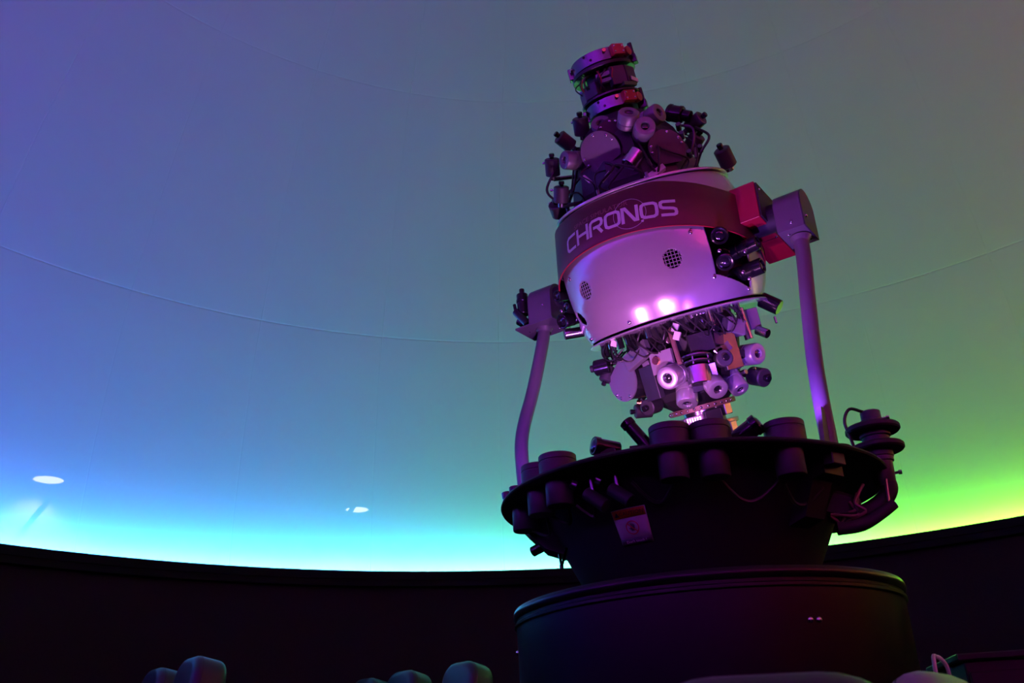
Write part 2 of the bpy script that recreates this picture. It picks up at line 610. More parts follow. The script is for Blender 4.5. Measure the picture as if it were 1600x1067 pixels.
U0, U1, W0, W1 = -30.8, -16.7, 0.4755, 0.5540
sign = solid(part('caution_sign', cone_patch(U0, U1, W0, W1, 0.0022), SIGN_WHITE, PR), 0.002)
sign['label'] = 'caution sign with orange header and do not touch symbol'
solid(part('sign_header', cone_patch(U0 + 0.25, U1 - 0.25, 0.5345, W1 - 0.001, 0.0030), SIGN_ORANGE, sign), 0.0006)
solid(part('sign_footer', cone_patch(U0 + 0.25, U1 - 0.25, W0 + 0.001, 0.4895, 0.0030), SIGN_BLACK, sign), 0.0006)


def text_geo(body, size, sx=1.0):
    cu = bpy.data.curves.new('lettering', 'FONT')
    cu.body = body
    cu.size = size
    cu.resolution_u = 2
    cu.align_x = 'CENTER'
    cu.align_y = 'CENTER'
    ob = bpy.data.objects.new('lettering', cu)
    COL.objects.link(ob)
    dg = bpy.context.evaluated_depsgraph_get()
    me = ob.evaluated_get(dg).to_mesh()
    vs = [(p.co.x * sx, p.co.y) for p in me.vertices]
    fs = [tuple(p.vertices) for p in me.polygons]
    bpy.data.objects.remove(ob)
    bpy.data.curves.remove(cu)
    return vs, fs


def cone_draw(name, vs, fs, m, uc, wc, off):
    q = G()
    k = math.degrees(1 / CONE(wc))
    q.add([on_cone(uc + x * k, wc + y * 0.9, off) for x, y in vs], fs)
    return part(name, q, m, sign, smooth=False)


vs, fs = text_geo('CAUTION', 0.0125, 1.15)
cone_draw('header_text', vs, fs, SIGN_BLACK, -22.6, 0.5435, 0.0036)
cone_draw('warning_triangle', [(-0.007, -0.005), (0.007, -0.005), (0, 0.007)], [(0, 1, 2)], SIGN_BLACK, -28.8, 0.5430, 0.0036)
vs, fs = text_geo("Don't touch !", 0.0088, 1.1)
cone_draw('footer_text', vs, fs, SIGN_WHITE, -23.7, 0.4825, 0.0036)
ring = [(r * math.cos(a), r * math.sin(a)) for a in [2 * math.pi * k / 32 for k in range(32)] for r in (0.0145, 0.0168)]
cone_draw('prohibition_ring', ring, [(2 * i, 2 * i + 1, (2 * i + 3) % 64, (2 * i + 2) % 64) for i in range(32)], SIGN_RED, -23.7, 0.512, 0.0040)
c45 = 0.0113
cone_draw('prohibition_bar', [(-c45 - 0.001, c45 - 0.001), (-c45 + 0.001, c45 + 0.001), (c45 + 0.001, -c45 + 0.001), (c45 - 0.001, -c45 - 0.001)], [(0, 3, 2, 1)], SIGN_RED, -23.7, 0.512, 0.0042)
hv, hf = [(-0.004, -0.008), (0.004, -0.008), (0.0055, 0.0), (-0.005, 0.0)], [(0, 1, 2, 3)]
for fx, fw, fh, tilt in ((-0.0042, 0.0016, 0.0075, -0.16), (-0.0014, 0.0016, 0.0095, -0.04), (0.0014, 0.0016, 0.009, 0.06), (0.0042, 0.0016, 0.007, 0.16)):
    k = len(hv)
    hv += [(fx - fw / 1.5, -0.001), (fx + fw / 1.5, -0.001), (fx + fw / 1.6 + tilt * fh, fh), (fx - fw / 1.6 + tilt * fh, fh)]
    hf.append((k, k + 1, k + 2, k + 3))
k = len(hv)
hv += [(-0.0035, -0.006), (-0.0045, -0.002), (-0.0095, 0.001), (-0.009, -0.0015)]
hf.append((k + 3, k, k + 1, k + 2))
cone_draw('hand_symbol', hv, hf, SIGN_BLACK, -23.7, 0.512, 0.0037)

# ------------------------------------------------------------------ ball: shells and belt
PROF = [(-0.203, 0.2645), (-0.175, 0.2772), (-0.15, 0.2868), (-0.1, 0.2975), (-0.05, 0.3015), (0.0, 0.302), (0.03, 0.301), (0.06, 0.2968), (0.1, 0.2875), (0.14, 0.274), (0.176, 0.2605)]


def rad(s):
    for (s0, r0), (s1, r1) in zip(PROF[:-1], PROF[1:]):
        if s <= s1:
            t = (s - s0) / (s1 - s0)
            return r0 + (r1 - r0) * t
    return PROF[-1][1]


def smooth_rad(s):
    return (rad(s - 0.012) + rad(s - 0.006) + rad(s) + rad(s + 0.006) + rad(s + 0.012)) / 5 if -0.19 < s < 0.16 else rad(max(-0.203, min(0.176, s)))


def ball_pt(phi, s, off=0.0):
    """phi in degrees: 0 along the trunnion, 90 towards the audience"""
    a = math.radians(phi)
    r = smooth_rad(s) + off
    return (r * math.cos(a), -r * math.sin(a), s)


def ball_normal(phi, s):
    a = math.radians(phi)
    e = 0.01
    dr = (smooth_rad(s + e) - smooth_rad(s - e)) / (2 * e)
    return V((math.cos(a), -math.sin(a), -dr)).normalized()


def ball_grid(s0, s1, nphi, ns, off=0.0, keep=None, p0=0, p1=360):
    q = G()
    wrap = (p1 - p0) == 360
    cnt = nphi if wrap else nphi + 1
    q.v = [ball_pt(p0 + (p1 - p0) * i / nphi, s0 + (s1 - s0) * j / ns, off) for j in range(ns + 1) for i in range(cnt)]
    for j in range(ns):
        for i in range(nphi):
            ph, s = p0 + (p1 - p0) * (i + 0.5) / nphi, s0 + (s1 - s0) * (j + 0.5) / ns
            if keep is None or keep(ph, s):
                k = (i + 1) % cnt
                q.f.append((j * cnt + i, (j + 1) * cnt + i, (j + 1) * cnt + k, j * cnt + k))
    return q


VENTS = [(61.3, -0.061), (116.4, -0.061)]


def shell_keep(ph, s):
    for q in (ph, 180 - ph):
        q = (q + 180) % 360 - 180
        if s > 0.02 + 0.1 * min(0.0, math.sin(math.radians(ph))):
            continue
        if 14 <= q <= 40.3 and s > -0.13 - 0.055 * (40 - q) / 26:
            return False
        if -40 < q < 14 and s > -0.075:
            return False
    for vp, vs_ in VENTS:
        if math.hypot((ph - vp) * math.pi / 180 * 0.31, s - vs_) < 0.027:
            return False
    dx, dy = (ph - 133.5) * math.pi / 180 * 0.295, s + 0.127
    if (dx * 0.8 + dy * 0.6) ** 2 / 0.03 ** 2 + (-dx * 0.6 + dy * 0.8) ** 2 / 0.016 ** 2 < 1:
        return False
    return True


BSHELL = part('ball_shell', ball_grid(-0.203, 0.176, 540, 170, 0, shell_keep), SILVER_PAINT, PR, BF, angle=60, label='silver shell of the ball with round vents')
solid(BSHELL, 0.004)
BELT_R = 0.309


def belt_top(ph):
    ph = ph % 360
    if ph < 30 or ph > 240:
        return 0.060
    if ph > 150:
        return 0.108 - 0.048 * (ph - 150) / 90
    return min(0.06 + 0.0004 * (ph - 30), 0.163 - 0.0989 * math.sin(math.radians(ph)))


g = G()
NB = 180
for i in range(NB):
    ph = 360 * i / NB
    ca, sa, zt = math.cos(math.radians(ph)), -math.sin(math.radians(ph)), belt_top(ph)
    for rr, zz in ((BELT_R - 0.004, -0.0735), (BELT_R - 0.001, -0.0745), (BELT_R, -0.073), (BELT_R, zt - 0.0015), (BELT_R - 0.001, zt), (BELT_R - 0.004, zt)):
        g.v.append((rr * ca, rr * sa, zz))
for i in range(NB):
    for k in range(6):
        j, m_ = (i + 1) % NB, (k + 1) % 6
        g.f.append((i * 6 + k, i * 6 + m_, j * 6 + m_, j * 6 + k))
belt = part('belt', g, BELT_RED, PR, YF, label='level maroon belt round the ball with pale lettering')
g = G()
g.lathe([(0.0, 0.1775), (0.268, 0.1775), (0.2695, 0.179), (0.2695, 0.183), (0.268, 0.1845), (0, 0.1845)], 128)
part('top_plate', g, SILVER_PAINT, PR, BF)
g = G()
g.lathe([(0.0, -0.2155), (0.2715, -0.2155), (0.273, -0.214), (0.273, -0.2125), (0.2715, -0.211), (0, -0.211)], 128)
part('bottom_plate', g, SILVER_PAINT, PR, BF)
g = G()
g.lathe([(0, -0.2115), (0.235, -0.2115), (0.235, -0.14), (0.215, -0.13), (0.215, 0.13), (0.235, 0.14), (0.235, 0.178), (0, 0.178)], 64)
part('inner_drum', g, BLACK_MATT, PR, BF)
g = G()
g.lathe([(BELT_R - 0.003, -0.0762), (BELT_R + 0.0003, -0.0762), (BELT_R + 0.0003, -0.0748), (BELT_R - 0.003, -0.0748)], 160, close=True)
part('belt_edge', g, BOX_RED, PR, YF)

# vent grilles: crossed bars in each round opening
for vp, vs_ in VENTS:
    c = V(ball_pt(vp, vs_, -0.003))
    M = BF @ TR(c) @ align(ball_normal(vp, vs_), (0, 0, 1))
    q = G()
    q.lathe([(0.0262, -0.002), (0.0275, -0.002), (0.0275, 0.0022), (0.0262, 0.0022)], 32, close=True)
    vent = part('vent', q, SILVER_PAINT, PR, M, label='round vent grille in the silver shell')
    for k in range(-2, 3):
        h = math.sqrt(0.0262 ** 2 - (k * 0.0098) ** 2)
        for sw in (0, 1):
            q = G()
            q.box((0.0019, 2 * h, 0.0019) if sw == 0 else (2 * h, 0.0019, 0.0019), TR((k * 0.0098, 0, 0.0002 * sw) if sw == 0 else (0, k * 0.0098, 0.0003)), ch=0.0003)
            part('grille_bar', q, SILVER_PAINT, vent, M)
for ph, s in ((48.4, -0.004), (128.5, -0.008), (16, -0.185), (41.5, -0.137), (139, -0.19), (96, -0.19)):
    place('screw', dome_screw(0.006), BF @ TR(ball_pt(ph, s, 0.001)) @ align(ball_normal(ph, s)), PR)

# lettering on the belt
STROKES = {
    'C': [[(1.45, 1), (0.3, 1), (0.06, 0.88), (0, 0.7), (0, 0.3), (0.06, 0.12), (0.3, 0), (1.45, 0)]],
    'H': [[(0, -0.1), (0, 1.1)], [(1.4, -0.1), (1.4, 1.1)], [(0, 0.5), (1.4, 0.5)]],
    'R': [[(0, -0.1), (0, 0.7), (0.06, 0.88), (0.3, 1), (1.1, 1), (1.34, 0.92), (1.4, 0.75), (1.34, 0.56), (1.1, 0.46), (0.35, 0.46)], [(0.85, 0.46), (1.38, -0.08)]],
    'O': [[(0.3, 0), (1.15, 0), (1.39, 0.1), (1.45, 0.3), (1.45, 0.7), (1.39, 0.9), (1.15, 1), (0.3, 1), (0.06, 0.9), (0, 0.7), (0, 0.3), (0.06, 0.1), (0.3, 0), (0.4, 0)]],
    'N': [[(0, -0.1), (0, 1), (0.25, 1), (1.15, 0), (1.4, 0), (1.4, 1.1)]],
    'S': [[(1.45, 1), (0.25, 1), (0.05, 0.93), (0, 0.78), (0.05, 0.6), (0.25, 0.53), (1.2, 0.47), (1.4, 0.4), (1.45, 0.22), (1.4, 0.07), (1.2, 0), (0, 0)]],
}


def belt_map(x, y, off):
    """x metres along the belt measured to the right from the front, y metres above the trunnion"""
    a = math.radians(86.3) - x / BELT_R
    return ((BELT_R + off) * math.cos(a), -(BELT_R + off) * math.sin(a), y)


def strokes_geo(chars, x0, x1, s0, s1, w):
    q = G()
    n = len(chars)
    adv = (x1 - x0) / (n - 0.17)
    lw = adv * 0.80
    for i, ch in enumerate(chars):
        for path in STROKES[ch]:
            P = [V((x0 + i * adv + a / 1.45 * lw, s0 + b * (s1 - s0))) for a, b in path]
            F = []
            for a, b in zip(P[:-1], P[1:]):
                m_ = max(1, int((b - a).length / 0.008))
                F += [a + (b - a) * k / m_ for k in range(m_)]
            F.append(P[-1])
            vs, fs = [], []
            for k, p in enumerate(F):
                d0 = (F[k] - F[max(k - 1, 0)])
                d1 = (F[min(k + 1, len(F) - 1)] - F[k])
                d0 = d0.normalized() if d0.length > 1e-7 else d1.normalized()
                d1 = d1.normalized() if d1.length > 1e-7 else d0
                t = (d0 + d1).normalized()
                nrm = V((-t.y, t.x))
                hw = w / 2 / max(0.6, t.dot(d1))
                vs += [belt_map(p.x + nrm.x * hw, p.y + nrm.y * hw, 0.0012), belt_map(p.x - nrm.x * hw, p.y - nrm.y * hw, 0.0012)]
            for k in range(len(F) - 1):
                fs.append((2 * k, 2 * k + 1, 2 * k + 3, 2 * k + 2))
            q.add(vs, fs)
    return q


part('lettering', strokes_geo('CHRONOS', -0.181, 0.181, -0.041, 0.002, 0.0092), LETTER, belt, YF, smooth=False)
vs, fs = text_geo('SPACE SIMULATOR', 0.020, 1.12)
g = G()
g.add([belt_map(x - 0.046, y + 0.0185, 0.0009) for x, y in vs], fs)
part('small_lettering', g, LETTER_DIM, belt, YF, smooth=False)
g = G()
vs = []
for k in range(64):
    a = 2 * math.pi * k / 64
    for r in (0.0462, 0.0474):
        vs.append(belt_map(0.0505 + r * math.cos(a), -0.0175 + r * math.sin(a), 0.0007))
g.add(vs, [(2 * k, 2 * k + 1, (2 * k + 3) % 128, (2 * k + 2) % 128) for k in range(64)])
k0 = len(g.v)
g.add([belt_map(0.0505 + 0.0468 * math.cos(-0.75) + 0.004 * math.cos(b), -0.0175 + 0.0468 * math.sin(-0.75) + 0.004 * math.sin(b), 0.0011) for b in [k * math.pi / 6 for k in range(12)]], [tuple(range(12))])
part('orbit_emblem', g, LETTER, belt, YF, smooth=False)


# ------------------------------------------------------------------ ball: optical units
def at(pos, d, up=None):
    return BF @ TR(pos) @ align(d, up)


def lens_barrel(pos, d, r, L, m=LENS_GREY):
    def body():
        q = G()
        q.lathe([(0.40 * r, -0.45 * r), (0.40 * r, -0.1 * r), (0.44 * r, -0.04 * r), (0.78 * r, 0), (0.92 * r, -0.05 * r), (r, -0.18 * r), (r, -0.62 * L), (0.93 * r, -0.64 * L), (0.93 * r, -0.68 * L),
                 (r, -0.70 * L), (r, -L), (0.7 * r, -L - 0.1 * r), (0, -L - 0.1 * r)], 32)
        return q.mesh('lens_barrel', m)
    o = place('lens_barrel', shared(('lb', r, L, m.name), body), at(pos, d), PR)

    def gl():
        q = G()
        q.lathe([(0.41 * r, -0.30 * r), (0.3 * r, -0.24 * r), (0.15 * r, -0.2 * r), (0, -0.19 * r)], 24)
        return q.mesh('lens', GLASS)
    place('lens', shared(('gl', r), gl), at(pos, d), o)

    def rg():
        q = G()
        q.lathe([(0.30 * r, -0.24 * r), (0.35 * r, -0.2 * r), (0.41 * r, -0.22 * r), (0.41 * r, -0.30 * r)], 24)
        return q.mesh('lens_ring', DARK_STEEL)
    place('lens_ring', shared(('rg', r), rg), at(pos, d), o)
    return o


def canister(pos, d, r, L, m=CAN_PAINT, stem=True):
    def body():
        q = G()
        q.lathe([(0, 0), (0.86 * r, 0), (r, -0.1 * r), (r, -L), (0.88 * r, -L - 0.1 * r), (0, -L - 0.1 * r)], 28)
        return q.mesh('star_canister', m)
    o = place('star_canister', shared(('sc', r, L, m.name), body), at(pos, d), PR)

    def kn():
        q = G()
        q.lathe([(0.30 * r, -0.02 * r), (0.30 * r, 0.28 * r), (0.38 * r, 0.3 * r), (0.38 * r, 0.62 * r), (0.3 * r, 0.7 * r), (0, 0.7 * r)], 14)
        return q.mesh('knob', BLACK)
    place('knob', shared(('kn', r), kn), at(pos, d), o)

    def sc():
        q = G()
        q.cyl((0.8 * r, 0, -0.3 * L), (1.28 * r, 0, -0.3 * L), 0.09 * r, n=8)
        q.cyl((1.25 * r, 0, -0.3 * L), (1.48 * r, 0, -0.3 * L), 0.17 * r, n=8)
        return q.mesh('thumb_screw', STEEL)
    place('thumb_screw', shared(('ts', r, L), sc), at(pos, d) @ Matrix.Rotation(2.2, 4, 'Z'), o)
    if stem:
        def st():
            q = G()
            q.cyl((0, 0, -L - 0.1 * r), (0, 0, -L - 0.7 * r), 0.4 * r, n=12)
            return q.mesh('connector', STEEL)
        place('connector', shared(('st', r, L), st), at(pos, d), o)
    return o


def cut_plate(pos, d, r, L, cut, M_rot, m=LENS_GREY, ring=True):
    """round cover plate with one straight cut edge and four screws"""
    M = at(pos, d, (0, 0, 1)) @ Matrix.Rotation(math.radians(M_rot), 4, 'Z')
    h = -r * cut
    pts = []
    a0 = math.asin(h / r)
    for k in range(41):
        a = a0 + (math.pi - 2 * a0) * k / 40
        pts.append((r * math.cos(a), r * math.sin(a)))
    q = G()
    q.prism(pts, -0.004, 0.0)
    o = part('cover_plate', q, m, PR, M, smooth=False)
    q = G()
    q.prism([(x * 0.96, y * 0.96) for x, y in pts], -L * 1.6, -0.0042)
    part('plate_housing', q, DARK_STEEL, o, M, angle=20)
    for a in (30, 8, 165, 188, 75):
        place('screw', dome_screw(0.0048), M @ TR((0.86 * r * math.cos(math.radians(a)), 0.86 * r * math.sin(math.radians(a)), 0.0008)), o)
    return o


def cable(pts, r=0.0035, m=RUBBER, M=BF, name='cable', parent=None):
    q = G()
    q.tube(pts, r, 7, 5)
    return part(name, q, m, parent or PR, M)


def block(name, pos, size, m, d=(0, -1, 0), up=(0, 0, 1), parent=None, roll=0.0, ch=None, M0=None):
    q = G()
    q.box(size, ch=ch)
    return part(name, q, m, parent or PR, (M0 if M0 is not None else BF) @ TR(pos) @ align(d, up) @ Matrix.Rotation(math.radians(roll), 4, 'Z'), smooth=False)


def rod(name, a, b, r, m, r1=None, n=16, parent=None, M=BF):
    q = G()
    q.cyl(a, b, r, r1, n)
    return part(name, q, m, parent or PR, M)


# cores of the two star heads: faceted, dark
def core(s0, flip):
    q = G()
    k = -1 if flip else 1
    prof = [(0, 0.184), (0.20, 0.184), (0.205, 0.22), (0.19, 0.29), (0.165, 0.36), (0.125, 0.42), (0.085, 0.455), (0.0, 0.455)]
    if flip:
        prof = [(0.0, -0.462), (0.085, -0.462), (0.125, -0.43), (0.15, -0.37), (0.165, -0.30), (0.17, -0.25), (0.165, -0.2155), (0, -0.2155)]
    q.lathe(prof, 12)
    return q


part('upper_core', core(0, False), CORE, PR, BF, smooth=False)
part('lower_core', core(0, True), BLACK_MATT, PR, BF, smooth=False)

UPPER_LENS = [
    ((0.152, -0.19, 0.338), (0.574, -0.811, 0.112), 0.0309, 0.0581),
    ((0.109, -0.167, 0.404), (0.579, -0.529, 0.621), 0.0315, 0.0481),
    ((0.169, -0.088, 0.39), (0.959, -0.278, 0.06), 0.03, 0.0562),
    ((-0.008, -0.115, 0.431), (0.321, -0.834, 0.45), 0.0308, 0.0539),
    ((-0.119, -0.199, 0.344), (-0.47, -0.876, 0.11), 0.0286, 0.0535),
]
UPPER_CAN = [
    ((-0.072, -0.105, 0.476), (0.324, -0.415, 0.85), 0.0245, 0.0509),
    ((-0.146, -0.129, 0.443), (-0.288, -0.684, 0.67), 0.0226, 0.0512),
    ((-0.166, -0.178, 0.371), (0.39, -0.342, 0.855), 0.0223, 0.0505),
    ((-0.133, -0.234, 0.262), (0.436, -0.249, 0.865), 0.0227, 0.0453),
    ((-0.204, -0.157, 0.243), (0.296, -0.7, 0.649), 0.0254, 0.0431),
    ((0.243, 0.047, 0.365), (0.956, -0.162, 0.243), 0.0231, 0.0539),
    ((0.26, 0.081, 0.26), (0.023, -0.58, 0.815), 0.0251, 0.0579),
    ((0.214, 0.054, 0.321), (0.824, -0.183, 0.535), 0.0252, 0.0542),
]
LOWER_LENS = [
    ((0.023, -0.246, -0.368), (-0.079, -0.991, -0.109), 0.0337, 0.0673),
    ((0.131, -0.178, -0.436), (0.505, -0.679, -0.532), 0.03, 0.06),
    ((0.034, -0.186, -0.452), (0.018, -0.561, -0.828), 0.0305, 0.0574),
    ((0.16, -0.086, -0.453), (0.438, -0.404, -0.803), 0.0271, 0.0615),
    ((0.221, -0.028, -0.365), (0.879, -0.458, -0.128), 0.0311, 0.0585),
]
LOWER_CAN = [
    ((0.144, -0.123, -0.266), (0.83, -0.527, -0.182), 0.0271, 0.0434),
    ((0.169, -0.161, -0.356), (0.566, -0.824, -0.024), 0.0239, 0.0425),
    ((-0.103, -0.154, -0.43), (-0.174, -0.983, -0.057), 0.0243, 0.0522),
    ((-0.177, -0.084, -0.43), (-0.743, -0.647, 0.171), 0.0213, 0.0503),
    ((0.204, 0.016, -0.436), (0.798, -0.522, -0.301), 0.0278, 0.0519),
    ((-0.23, -0.118, -0.318), (-0.403, -0.448, -0.798), 0.0194, 0.0466),
]
for a in UPPER_LENS:
    lens_barrel(*a)
for a in LOWER_LENS:
    lens_barrel(*a, m=BARREL)
for a in UPPER_CAN:
    canister(*a)
for a in LOWER_CAN:
    canister(*a)
# struts that carry the canisters
for pos, d, r, L in UPPER_CAN + LOWER_CAN:
    p = V(pos) - V(d) * (L + 0.6 * r)
    rod('bracket_arm', p, V((p.x * 0.45, p.y * 0.45, p.z * 0.86 + (0.03 if p.z > 0 else -0.03))), 0.0065, DARK_STEEL, n=8)
# far side of both heads: the same units turned round the axis
for i, (pos, d, r, L) in enumerate(UPPER_LENS + LOWER_LENS):
    if i in (0, 3, 5, 6):
        lens_barrel((-pos[0], -pos[1], pos[2]), (-d[0], -d[1], d[2]), r, L, LENS_GREY if i < 5 else BARREL)

cut_plate((-0.0, -0.196, 0.319), (0.005, -0.96, -0.279), 0.0616, 0.0187, 0.68, 16)
cut_plate((0.036, -0.150, 0.365), (0.603, -0.796, 0.05), 0.0511, 0.0189, 0.9, 60, CAN_PAINT)
cut_plate((0.175, -0.135, 0.268), (0.70, -0.70, -0.05), 0.056, 0.02, 0.8, 0, CAN_PAINT)
cut_plate((-0.161, -0.142, -0.331), (-0.435, -0.899, 0.047), 0.0647, 0.05, 0.72, 215, LENS_GREY)
# silver cylinder and white connector box above the top plate
d = V((-0.628, -0.446, -0.637))
rod('silver_cylinder', V((0.073, -0.199, 0.247)) - d * 0.05, V((0.073, -0.199, 0.247)), 0.0256, STEEL, n=28)
a, b = V((0.106, -0.19, 0.19)), V((0.159, -0.158, 0.214))
block('connector_box', (a + b) / 2, ((b - a).length, 0.017, 0.02), WHITE_PL, d=(0.45, -0.85, 0.2), up=(b - a).cross(V((0.45, -0.85, 0.2))) * -1)
# black double cylinder
d = V((0.837, 0.033, -0.546)).normalized()
e = V((0.195, 0.027, 0.389))
dc = rod('black_projector', e - d * 0.05, e, 0.0255, BLACK, n=24)
rod('front_barrel', e, e + d * 0.026, 0.018, BLACK, n=20, parent=dc)
rod('band', e - d * 0.012, e - d * 0.004, 0.0272, BLACK, n=24, parent=dc)
rod('band', e - d * 0.046, e - d * 0.038, 0.0272, BLACK, n=24, parent=dc)

# ------------------------------------------------------------------ necks of the ball
def ring_part(name, s0, s1, r, m, n=64, rin=0.0):
    q = G()
    c = 0.0015
    if rin:
        q.lathe([(rin, s0), (r - c, s0), (r, s0 + c), (r, s1 - c), (r - c, s1), (rin, s1)], n, close=True)
    else:
        q.lathe([(0, s0), (r - c, s0), (r, s0 + c), (r, s1 - c), (r - c, s1), (0, s1)], n)
    return part(name, q, m, PR, BF)


ring_part('neck_core', 0.45, 0.63, 0.058, BLACK_MATT)
r1 = ring_part('neck_ring', 0.470, 0.508, 0.085, DARK_STEEL)
ring_part('neck_disc', 0.512, 0.520, 0.094, BLACK)
ring_part('neck_disc', 0.600, 0.612, 0.1, BLACK)
r2 = ring_part('neck_ring', 0.616, 0.655, 0.094, DARK_STEEL)


def neck_pt(phi, r, s):
    a = math.radians(phi)
    return V((r * math.cos(a), -r * math.sin(a), s))


def radial(phi):
    return neck_pt(phi, 1, 0)


for rr, R_, s in ((r1, 0.085, 0.489), (r2, 0.094, 0.636)):
    rb = block('red_block', neck_pt(32, R_ + 0.004, s + 0.002), (0.042, 0.034, 0.024), RED_BLOCK, d=radial(32), parent=rr)
    for dx, dy in ((-0.014, 0.009), (0.014, 0.009), (0.014, -0.009), (-0.014, -0.009)):
        place('screw', dome_screw(0.0032), BF @ TR(neck_pt(32, R_ + 0.0165, s + 0.002)) @ align(radial(32)) @ TR((dx, dy, 0)), rr)
    rod('red_knob', neck_pt(8, R_ * 0.9, s), neck_pt(8, R_ + 0.014, s), 0.015, RED_BLOCK, parent=rr)
    rod('brass_stud', neck_pt(56, R_ - 0.004, s + 0.008), neck_pt(56, R_ + 0.009, s + 0.008), 0.006, BRASS, n=10, parent=rr)
    rod('peg', neck_pt(-14, R_ + 0.008, s - 0.02), neck_pt(-14, R_ + 0.008, s + 0.036), 0.0075, BLACK, n=10, parent=rr)
    block('peg_foot', neck_pt(-14, R_ + 0.004, s - 0.018), (0.03, 0.026, 0.028), BLACK, d=radial(-14), parent=rr)
    block('end_block', neck_pt(152, R_ + 0.002, s - 0.002), (0.026, 0.036, 0.02), DARK_STEEL, d=radial(152), parent=rr)
    rod('chrome_stud', neck_pt(138, R_ - 0.004, s + 0.004), neck_pt(138, R_ + 0.008, s + 0.004), 0.006, STEEL, n=10, parent=rr)
    for ph, ds in ((96, 0.012), (84, -0.006)):
        rod('socket', neck_pt(ph, R_ - 0.003, s + ds), neck_pt(ph, R_ + 0.0012, s + ds), 0.0042, BLACK_MATT, n=12, parent=rr)
for ph, s, size, m, nm in ((70, 0.578, (0.046, 0.012, 0.016), LENS_GREY, 'terminal_block'), (66, 0.558, (0.040, 0.010, 0.018), LENS_GREY, 'terminal_block'),
                           (105, 0.545, (0.05, 0.042, 0.02), DARK_PAINT, 'control_box'), (135, 0.538, (0.044, 0.045, 0.02), DARK_PAINT, 'control_box'),
                           (40, 0.563, (0.05, 0.06, 0.026), CORE, 'control_box'), (8, 0.565, (0.05, 0.055, 0.03), CAN_PAINT, 'control_box'),
                           (165, 0.566, (0.022, 0.026, 0.02), CYAN_PL, 'indicator_block'), (20, 0.532, (0.055, 0.012, 0.032), GREEN_PCB, 'circuit_board'), (168, 0.545, (0.03, 0.034, 0.022), GREEN_PCB, 'circuit_board')):
    block(nm, neck_pt(ph, 0.078, s), size, m, d=radial(ph))
block('name_plate', neck_pt(3, 0.0945, 0.548), (0.042, 0.013, 0.003), WHITE_PL, d=radial(3))
rnd = random.Random(4)
for k in range(9):
    ph = 60 + k * 9 + rnd.uniform(-4, 4)
    cable([neck_pt(ph, 0.062, 0.600), neck_pt(ph + rnd.uniform(-9, 9), 0.098, 0.585), neck_pt(ph + rnd.uniform(-16, 16), 0.094, 0.56), neck_pt(ph + rnd.uniform(-10, 10), 0.065, 0.53)], 0.0022, RUBBER if k % 3 else RED_BLOCK)

# lower neck
ring_part('neck_core', -0.60, -0.455, 0.06, DARK_STEEL)
ring_part('neck_ring', -0.478, -0.462, 0.100, ROD_BROWN)
ring_part('neck_ring', -0.535, -0.522, 0.094, STEEL)
ring_part('neck_disc', -0.60, -0.588, 0.09, BLACK)
for ph, s, size, m, nm in ((88, -0.503, (0.052, 0.026, 0.03), WHITE_PL, 'connector_box'), (118, -0.505, (0.036, 0.03, 0.03), LENS_GREY, 'control_box'), (52, -0.5, (0.05, 0.034, 0.03), CORE, 'control_box'),
                           (20, -0.492, (0.03, 0.034, 0.036), STEEL, 'steel_block'), (18, -0.548, (0.03, 0.034, 0.036), STEEL, 'steel_block'), (60, -0.556, (0.05, 0.026, 0.03), CORE, 'control_box'), (100, -0.556, (0.05, 0.026, 0.03), LENS_GREY, 'control_box')):
    bb = block(nm, neck_pt(ph, 0.078, s), size, m, d=radial(ph))
    if m is WHITE_PL:
        for k in range(6):
            block('terminal', neck_pt(88, 0.0945, s + 0.004) + V((-0.02 + 0.008 * k, 0, 0)), (0.0045, 0.011, 0.003), STEEL, d=radial(88), parent=bb)
for k in range(14):
    place('screw', dome_screw(0.0042), BF @ TR(neck_pt(10 + k * 12, 0.1, -0.47)) @ align(radial(10 + k * 12)), PR)

# ------------------------------------------------------------------ lower head: sun projector, boxes, rods
sd = V((-0.003, -0.257, -0.966)).normalized()
sp_ = V((0.087, -0.179, -0.411))
sun = rod('sun_projector', sp_ - sd * 0.055, sp_, 0.0357, STEEL, n=40)
for k, rr in ((0.062, 0.043), (0.078, 0.047)):
    rod('flange', sp_ - sd * (k + 0.005), sp_ - sd * k, rr, DARK_STEEL, n=36, parent=sun)
for k in range(5):
    a = k * 72 + 20
    x = sd.orthogonal().normalized()
    off = (x * math.cos(math.radians(a)) + sd.cross(x) * math.sin(math.radians(a))) * 0.038
    rod('spacer', sp_ - sd * 0.083 + off, sp_ - sd * 0.055 + off, 0.003, STEEL, n=8, parent=sun)
rod('black_cone', sp_ - sd * 0.083, sp_ - sd * 0.145, 0.036, BLACK, r1=0.010, n=32, parent=sun)
cp = sp_ - sd * 0.145
q = G()
pts = [cp, cp + V((-0.003, -0.004, 0.028)), V((0.092, -0.16, -0.228)), V((0.115, -0.145, -0.216)), V((0.135, -0.12, -0.214))]
q.tube(pts, lambda t: 0.0052 + 0.0009 * math.sin(t * 180), 10, 26)
part('conduit', q, STEEL, sun, BF)
block('white_panel', (0.003, -0.196, -0.318), (0.07, 0.062, 0.014), SILVER_PAINT, d=(-0.05, -0.99, 0.1))
rod('panel_boss', (-0.012, -0.2, -0.31), (-0.013, -0.207, -0.309), 0.012, BRASS, n=20)
block('side_panel', (-0.075, -0.176, -0.278), (0.1, 0.05, 0.02), LENS_GREY, d=(-0.35, -0.9, 0.2), roll=18)
block('side_panel', (-0.055, -0.178, -0.365), (0.06, 0.1, 0.02), CORE, d=(-0.42, -0.9, 0.0))
block('side_panel', (0.115, -0.163, -0.295), (0.07, 0.055, 0.02), DARK_STEEL, d=(0.55, -0.83, 0.0))
